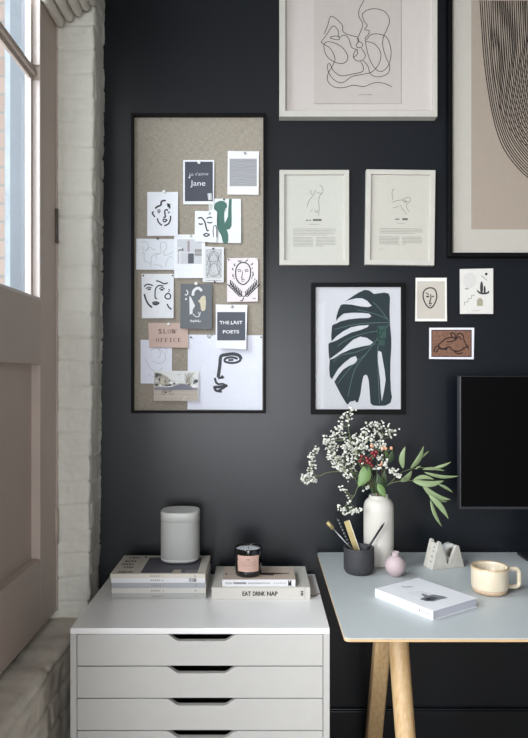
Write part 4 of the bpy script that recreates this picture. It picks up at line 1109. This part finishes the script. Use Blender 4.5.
def spray(label, stem_px, clusters, seed, dd=2.0):
    """stem_px: (px,py,d) way points from the vase; clusters: (px,py,r_px,count,d)"""
    r = random.Random(seed)
    base = Vector((mouthV.x+r.uniform(-.012,.012), mouthV.y+r.uniform(-.010,.010), vc.z+.06))
    mth = Vector((mouthV.x+r.uniform(-.012,.012), mouthV.y+r.uniform(-.012,.012), vc.z+.212))
    root = thing('gypsophila_stem', base, label, 'flower', 'gypsophila sprays in the white vase')
    pts = [base, mth]+[P(*q) for q in stem_px]
    sp = spline(pts, 6); mb = MB()
    mb.tube(sp, [.0012-.0006*i/len(sp) for i in range(len(sp))], M_st, n=5)
    tot = sum(int(c_[3]*1.4) for c_ in clusters); kk = 1.4*min(1, 97/tot)
    for (px,py,rp,n,d) in clusters:
        c = P(px,py,d)
        j = min(range(len(sp)//3, len(sp)), key=lambda i:(sp[i]-c).length+.3*max(0,sp[i].z-c.z+.01))
        n0 = sp[j]; hub = c+(n0-c)*.25
        if (n0-hub).length > .002: mb.tube(spline([n0,(n0+hub)/2+Vector((0,0,-.004)),hub],4), .0006, M_st, n=4)
        for k in range(int(n*kk)):
            while True:
                v = Vector((r.uniform(-1,1),r.uniform(-1,1),r.uniform(-1,1)))
                if v.length < 1: break
            rr = rp*1.2*d/F; q = c+Vector((v.x*rr, v.y*rr*1.3, v.z*rr))
            if k % 2 == 0: mb.tube([hub, hub.lerp(q,.6)+Vector((0,0,-.001)), q], .00035, M_st, n=3)
            o = bpy.data.objects.new('blossom', BM); C.objects.link(o); o.parent = root
            o.location = q-ORG[root.name]; o.rotation_euler = (r.uniform(-1,1),r.uniform(-1,1),r.uniform(0,6)); s_=r.uniform(.85,1.35); o.scale=(s_,)*3
    pub('stem', mb, root)
    return root
D=1.99
spray('tall gypsophila spray rising highest, top left of the vase', [(372,480,2.0),(356,455,2.0),(349,432,1.99),(348,415,1.98)],
      [(351,410,5,13,D),(345,416,4.5,12,D),(349,421,4,8,D),(341,425,4,12,D),(338,432,5,15,D),(344,436,4,8,D),(331,437,5,15,D),(325,440,4,10,D)], 1)
spray('gypsophila spray hanging out farthest to the left of the vase', [(368,484,2.0),(352,473,1.99),(330,472,1.98),(318,476,1.97),(309,470,1.97)],
      [(316,450,3.5,8,1.97),(312,457,4,9,1.97),(313,465,4,11,1.97),(309,473,4.5,15,1.97),(306,479,4.5,14,1.97),(312,481,4,10,1.97),(303,477,3,5,1.97)], 2)
spray('gypsophila spray in the middle left of the bouquet', [(370,482,1.99),(350,466,1.98),(337,458,1.97),(333,450,1.97)],
      [(333,447,4.5,12,D),(331,455,4.5,14,D),(335,460,5,15,D),(338,466,3.5,9,D),(341,459,3.5,8,D),(347,467,5,12,D),(345,457,4,8,D),(355,469,3,4,D),(349,480,2.5,4,D)], 3)
spray('dense gypsophila spray above the berries at the bouquet centre', [(373,478,2.0),(364,455,2.0),(360,440,1.99)],
      [(347,444,4,10,D),(352,441,5,15,D),(358,438,5,15,D),(364,433,5,14,1.98),(356,447,5,12,1.98),(364,443,5,13,1.98),(352,452,4,9,1.98),(361,452,4,8,1.97)], 4)
spray('gypsophila spray at the top right of the bouquet', [(377,478,2.02),(378,455,2.02),(383,435,2.02)],
      [(367,425,3.5,8,2.02),(374,425,4,10,2.02),(381,425,4,10,2.02),(389,428,4,8,2.02),(393,431,4,8,2.02),(375,433,4.5,11,2.01),(383,434,4,9,2.01),(372,441,5,12,2.0),(381,443,4,10,2.0),(397,430,2.5,3,2.02),(390,437,3,4,2.02)], 5)
spray('small gypsophila spray right of the red berries', [(382,480,1.98),(386,468,1.96),(394,470,1.95)],
      [(380,457,3,6,1.94),(384,461,3.2,7,1.94),(386,465,2.5,5,1.94),(377,467,3,5,1.94),(390,471,3,6,1.95),(395,472,3.5,9,1.95),(398,475,3,7,1.95),(384,445,2.5,4,1.97)], 6)
spray('low drooping gypsophila spray hanging left below the bouquet', [(370,488,1.98),(359,486,1.95),(354,496,1.93),(345,506,1.92)],
      [(345,490,2,4,1.94),(341,488,2,3,1.94),(340,508,3,7,1.92),(345,511,3.2,9,1.92),(351,511,3.2,9,1.92),(356,511,2.5,6,1.92),(360,510,2.5,6,1.92),(349,502,1.8,3,1.92),(347,497,1.5,2,1.93),(366,487,2.5,5,1.96),(364,482,2,3,1.96),(364,492,1.5,2,1.95),(349,464,1.5,2,1.96)], 7)

spray('short gypsophila spray between the berries and the left sprays', [(372,482,1.96),(360,465,1.95),(354,452,1.95)],
      [(350,448,5,12,1.96),(357,444,5,12,1.96),(363,447,5,12,1.95),(369,437,5,12,1.96),(371,447,4,8,1.95),(347,459,4.5,10,1.95),(356,456,4.5,10,1.95),(379,449,4,8,1.96),(343,450,4,8,1.95),(362,462,3,4,1.94)], 8)
spray('gypsophila spray low on the left side, over the long horizontal stems', [(371,484,1.97),(358,474,1.95),(345,470,1.94)],
      [(345,472,3.5,8,1.94),(340,469,4,9,1.94),(336,464,4,9,1.95),(350,476,3,5,1.94),(333,457,4,8,1.95),(328,446,4,9,1.96),(326,441,3,5,1.96),(354,461,3,5,1.94)], 9)
def leaf_mb(mb, a, b, w, m, side=None, bend=.12, twist=0, n=10):
    a=Vector(a); b=Vector(b); t=(b-a); L=t.length; t=t/L
    view=Vector((0,1,0)); s_=t.cross(view).normalized()
    if twist: s_=(s_*math.cos(twist)+t.cross(s_)*math.sin(twist)).normalized()
    nrm=s_.cross(t).normalized(); vs=[]
    if nrm.y>0: nrm=-nrm
    for i in range(n+1):
        u=i/n; ww=w/2*(math.sin(math.pi*min(1,u**.8))**.85 if 0<u<1 else 0)
        c=a+t*(L*u)+s_*(bend*L*math.sin(math.pi*u))+nrm*(.06*L*math.sin(math.pi*u))
        vs+=[c-s_*ww+nrm*ww*.35, c, c+s_*ww+nrm*ww*.35]
    fs=[]
    for i in range(n):
        o=i*3; fs+=[(o,o+1,o+4,o+3),(o+1,o+2,o+5,o+4)]
    mb.add(vs,fs,m,True); return mb
def leafpart(root, a, b, w, m, bend=.1, twist=0):
    return pub('leaf', leaf_mb(MB(),a,b,w,m,bend=bend,twist=twist), root, solid=.0003, recalc=False)
# eucalyptus
EX,EY,ES=370,430,5.28
def E(u,v,d): return P(EX+u/ES,EY+v/ES,d)
def euc(label, stem, leaves, seed):
    r=random.Random(seed); base=Vector((mouthV.x+.006,mouthV.y+.004*seed,vc.z+.06)); m2=Vector((mouthV.x+.014,mouthV.y+.004*seed,vc.z+.213))
    root=thing('eucalyptus_branch',base,label,'foliage')
    sp=spline([base,m2]+[E(*q) for q in stem],6)
    pub('stem', MB().tube(sp,[.0013-.0007*i/len(sp) for i in range(len(sp))],M_st,n=6), root)
    for (u0,v0,u1,v1,w,bend,d) in leaves:
        leafpart(root,E(u0,v0,d),E(u1,v1,d-.004),w/ES*d/F*.98,M_euc,bend,r.uniform(-.35,.35))
euc('long narrow leafed eucalyptus branch, upper one right of the vase', [(60,320,2.0),(110,275,2.0),(165,225,2.0),(240,202,2.0),(340,198,2.0)],
    [(175,205,188,85,30,.10,1.99),(213,203,283,85,30,-.05,1.99),(262,155,312,110,11,.05,2.0),(335,200,430,167,15,-.05,2.0),(275,208,395,216,17,.08,2.01),(240,208,270,190,10,.1,2.0)],1)
euc('long leafed eucalyptus branch, lower drooping one right of the vase', [(60,320,1.98),(120,278,1.98),(222,268,1.98),(275,292,1.97),(312,340,1.97)],
    [(160,272,222,213,36,-.06,1.98),(285,222,475,242,20,-.05,1.97),(222,268,395,266,34,-.12,1.97),(225,265,340,262,24,.12,1.99),(275,290,430,368,34,-.10,1.97),(360,285,438,330,16,.05,2.03),(308,338,415,470,30,.05,1.96),(318,365,380,512,20,-.08,1.97),(330,350,410,378,14,-.1,1.98)],2)
# berry stems with broad leaves
BX,BY,BS=340,420,8.8
def Bp(u,v,d): return P(BX+u/BS,BY+v/BS,d)
M_red=mat('berry_red','6f1620',.25,var=.2,vscale=90,coat=.3); M_peach=mat('berry_peach','d39a7a',.4,var=.15,vscale=90)
def berry_stem(label, stem, berries, leaves, m, seed):
    base=Vector((mouthV.x-.004*seed,mouthV.y-.006,vc.z+.06)); m2=Vector((mouthV.x-.003*seed,mouthV.y-.008,vc.z+.213))
    root=thing('berry_stem',base,label,'berries'); sp=spline([base,m2]+[Bp(*q) for q in stem],5)
    mb=MB().tube(sp,[.0016-.0007*i/len(sp) for i in range(len(sp))],mat('berry_wood','6b5a3c',.6),n=6)
    for (u,v,d,rr) in berries: mb.tube([sp[-1],Bp(u,v+10,d)],.0006,M_st,n=4)
    pub('stem',mb,root)
    for (u,v,d,rr) in berries:
        c=Bp(u,v,d); R_=rr/BS*d/F
        b_=MB().lathe([(0,-R_*1.1)]+[(R_*math.cos(math.radians(a)),R_*1.1*math.sin(math.radians(a))) for a in range(-75,80,15)]+[(0,R_*1.15)],c,m,14)
        pub('berry',b_,root)
    for (u0,v0,u1,v1,w,bend,d,mm,tw) in leaves: leafpart(root,Bp(u0,v0,d),Bp(u1,v1,d-.01),w/BS*d/F,mm,bend,tw)
berry_stem('stem of dark red berries and a broad green leaf at the bouquet centre', [(270,560,1.96),(250,450,1.95),(245,390,1.94)],
    [(192,320,1.935,17),(180,362,1.93,17),(205,378,1.935,15),(240,362,1.93,19),(262,378,1.93,18),(232,335,1.935,15),(285,292,1.93,18),(305,312,1.93,18),(320,285,1.935,16),(282,402,1.93,15),(300,275,1.94,14),(268,340,1.935,14)],
    [(240,395,158,590,105,.08,1.945,M_leaf,.2),(300,430,205,400,60,.1,1.95,M_ldk,.3),(330,560,400,690,62,.0,1.93,M_leaf,-.2)], M_red, 1)
berry_stem('stem of small peach berries with dark leaves right of the red berries', [(360,540,2.0),(372,400,1.98),(385,290,1.97)],
    [(280,228,1.955,16),(375,250,1.95,16),(404,252,1.95,14),(452,248,1.95,14),(365,385,1.94,11),(352,398,1.94,9)],
    [(440,380,462,262,52,.05,1.98,M_ldk,.2),(395,620,330,470,75,.08,1.97,M_ldk,0),(330,650,300,480,62,-.05,1.98,M_ldk,.3),(400,600,395,440,50,.05,1.99,M_ldk,-.3),(300,650,262,540,40,.05,1.98,M_ldk,.3),(370,640,350,520,46,.03,1.95,M_ldk,.1),(420,330,400,260,34,.05,1.99,M_leaf,.2)], M_peach, 2)

# ------------------------------------------------------------------ light, sky, camera
def area(name, loc, rot, sx_, sy_, power, col=(1,1,1)):
    l=bpy.data.lights.new(name,'AREA'); l.shape='RECTANGLE'; l.size=sx_; l.size_y=sy_; l.energy=power; l.color=col
    o=bpy.data.objects.new(name,l); C.objects.link(o); o.location=loc; o.rotation_euler=rot; return o
area('daylight_door', (-1.45,-.85,2.35), (0,math.radians(-80),0), 1.4, 1.0, 60, (.93,.97,1))
area('daylight_side_window', (-.86,-2.1,1.5), (0,math.radians(-90),0), 1.2, 1.0, 90, (.96,.98,1))
area('daylight_rear_window', (.05,-4.75,1.2), (math.radians(90),0,0), 1.3, 1.85, 44, (.93,.96,1))
w=bpy.data.worlds.new('sky'); bpy.context.scene.world=w; w.use_nodes=True
bg=w.node_tree.nodes['Background']; bg.inputs[0].default_value=(.92,.95,1,1); bg.inputs[1].default_value=2.4
cam=bpy.data.cameras.new('camera'); co=bpy.data.objects.new('camera',cam); C.objects.link(co)
co.location=(0,-CD,CH); co.rotation_euler=(math.radians(90),0,0)
cam.sensor_width=36; cam.sensor_fit='AUTO'; cam.lens=F*36/738
cam.shift_x=(264-VX)/738; cam.shift_y=(VY-369)/738; cam.clip_start=.05
sc=bpy.context.scene; sc.camera=co
sc.view_settings.view_transform='Standard'; sc.view_settings.look='None'; sc.view_settings.gamma=1; sc.view_settings.exposure=0.15
sc.view_settings.use_curve_mapping=False
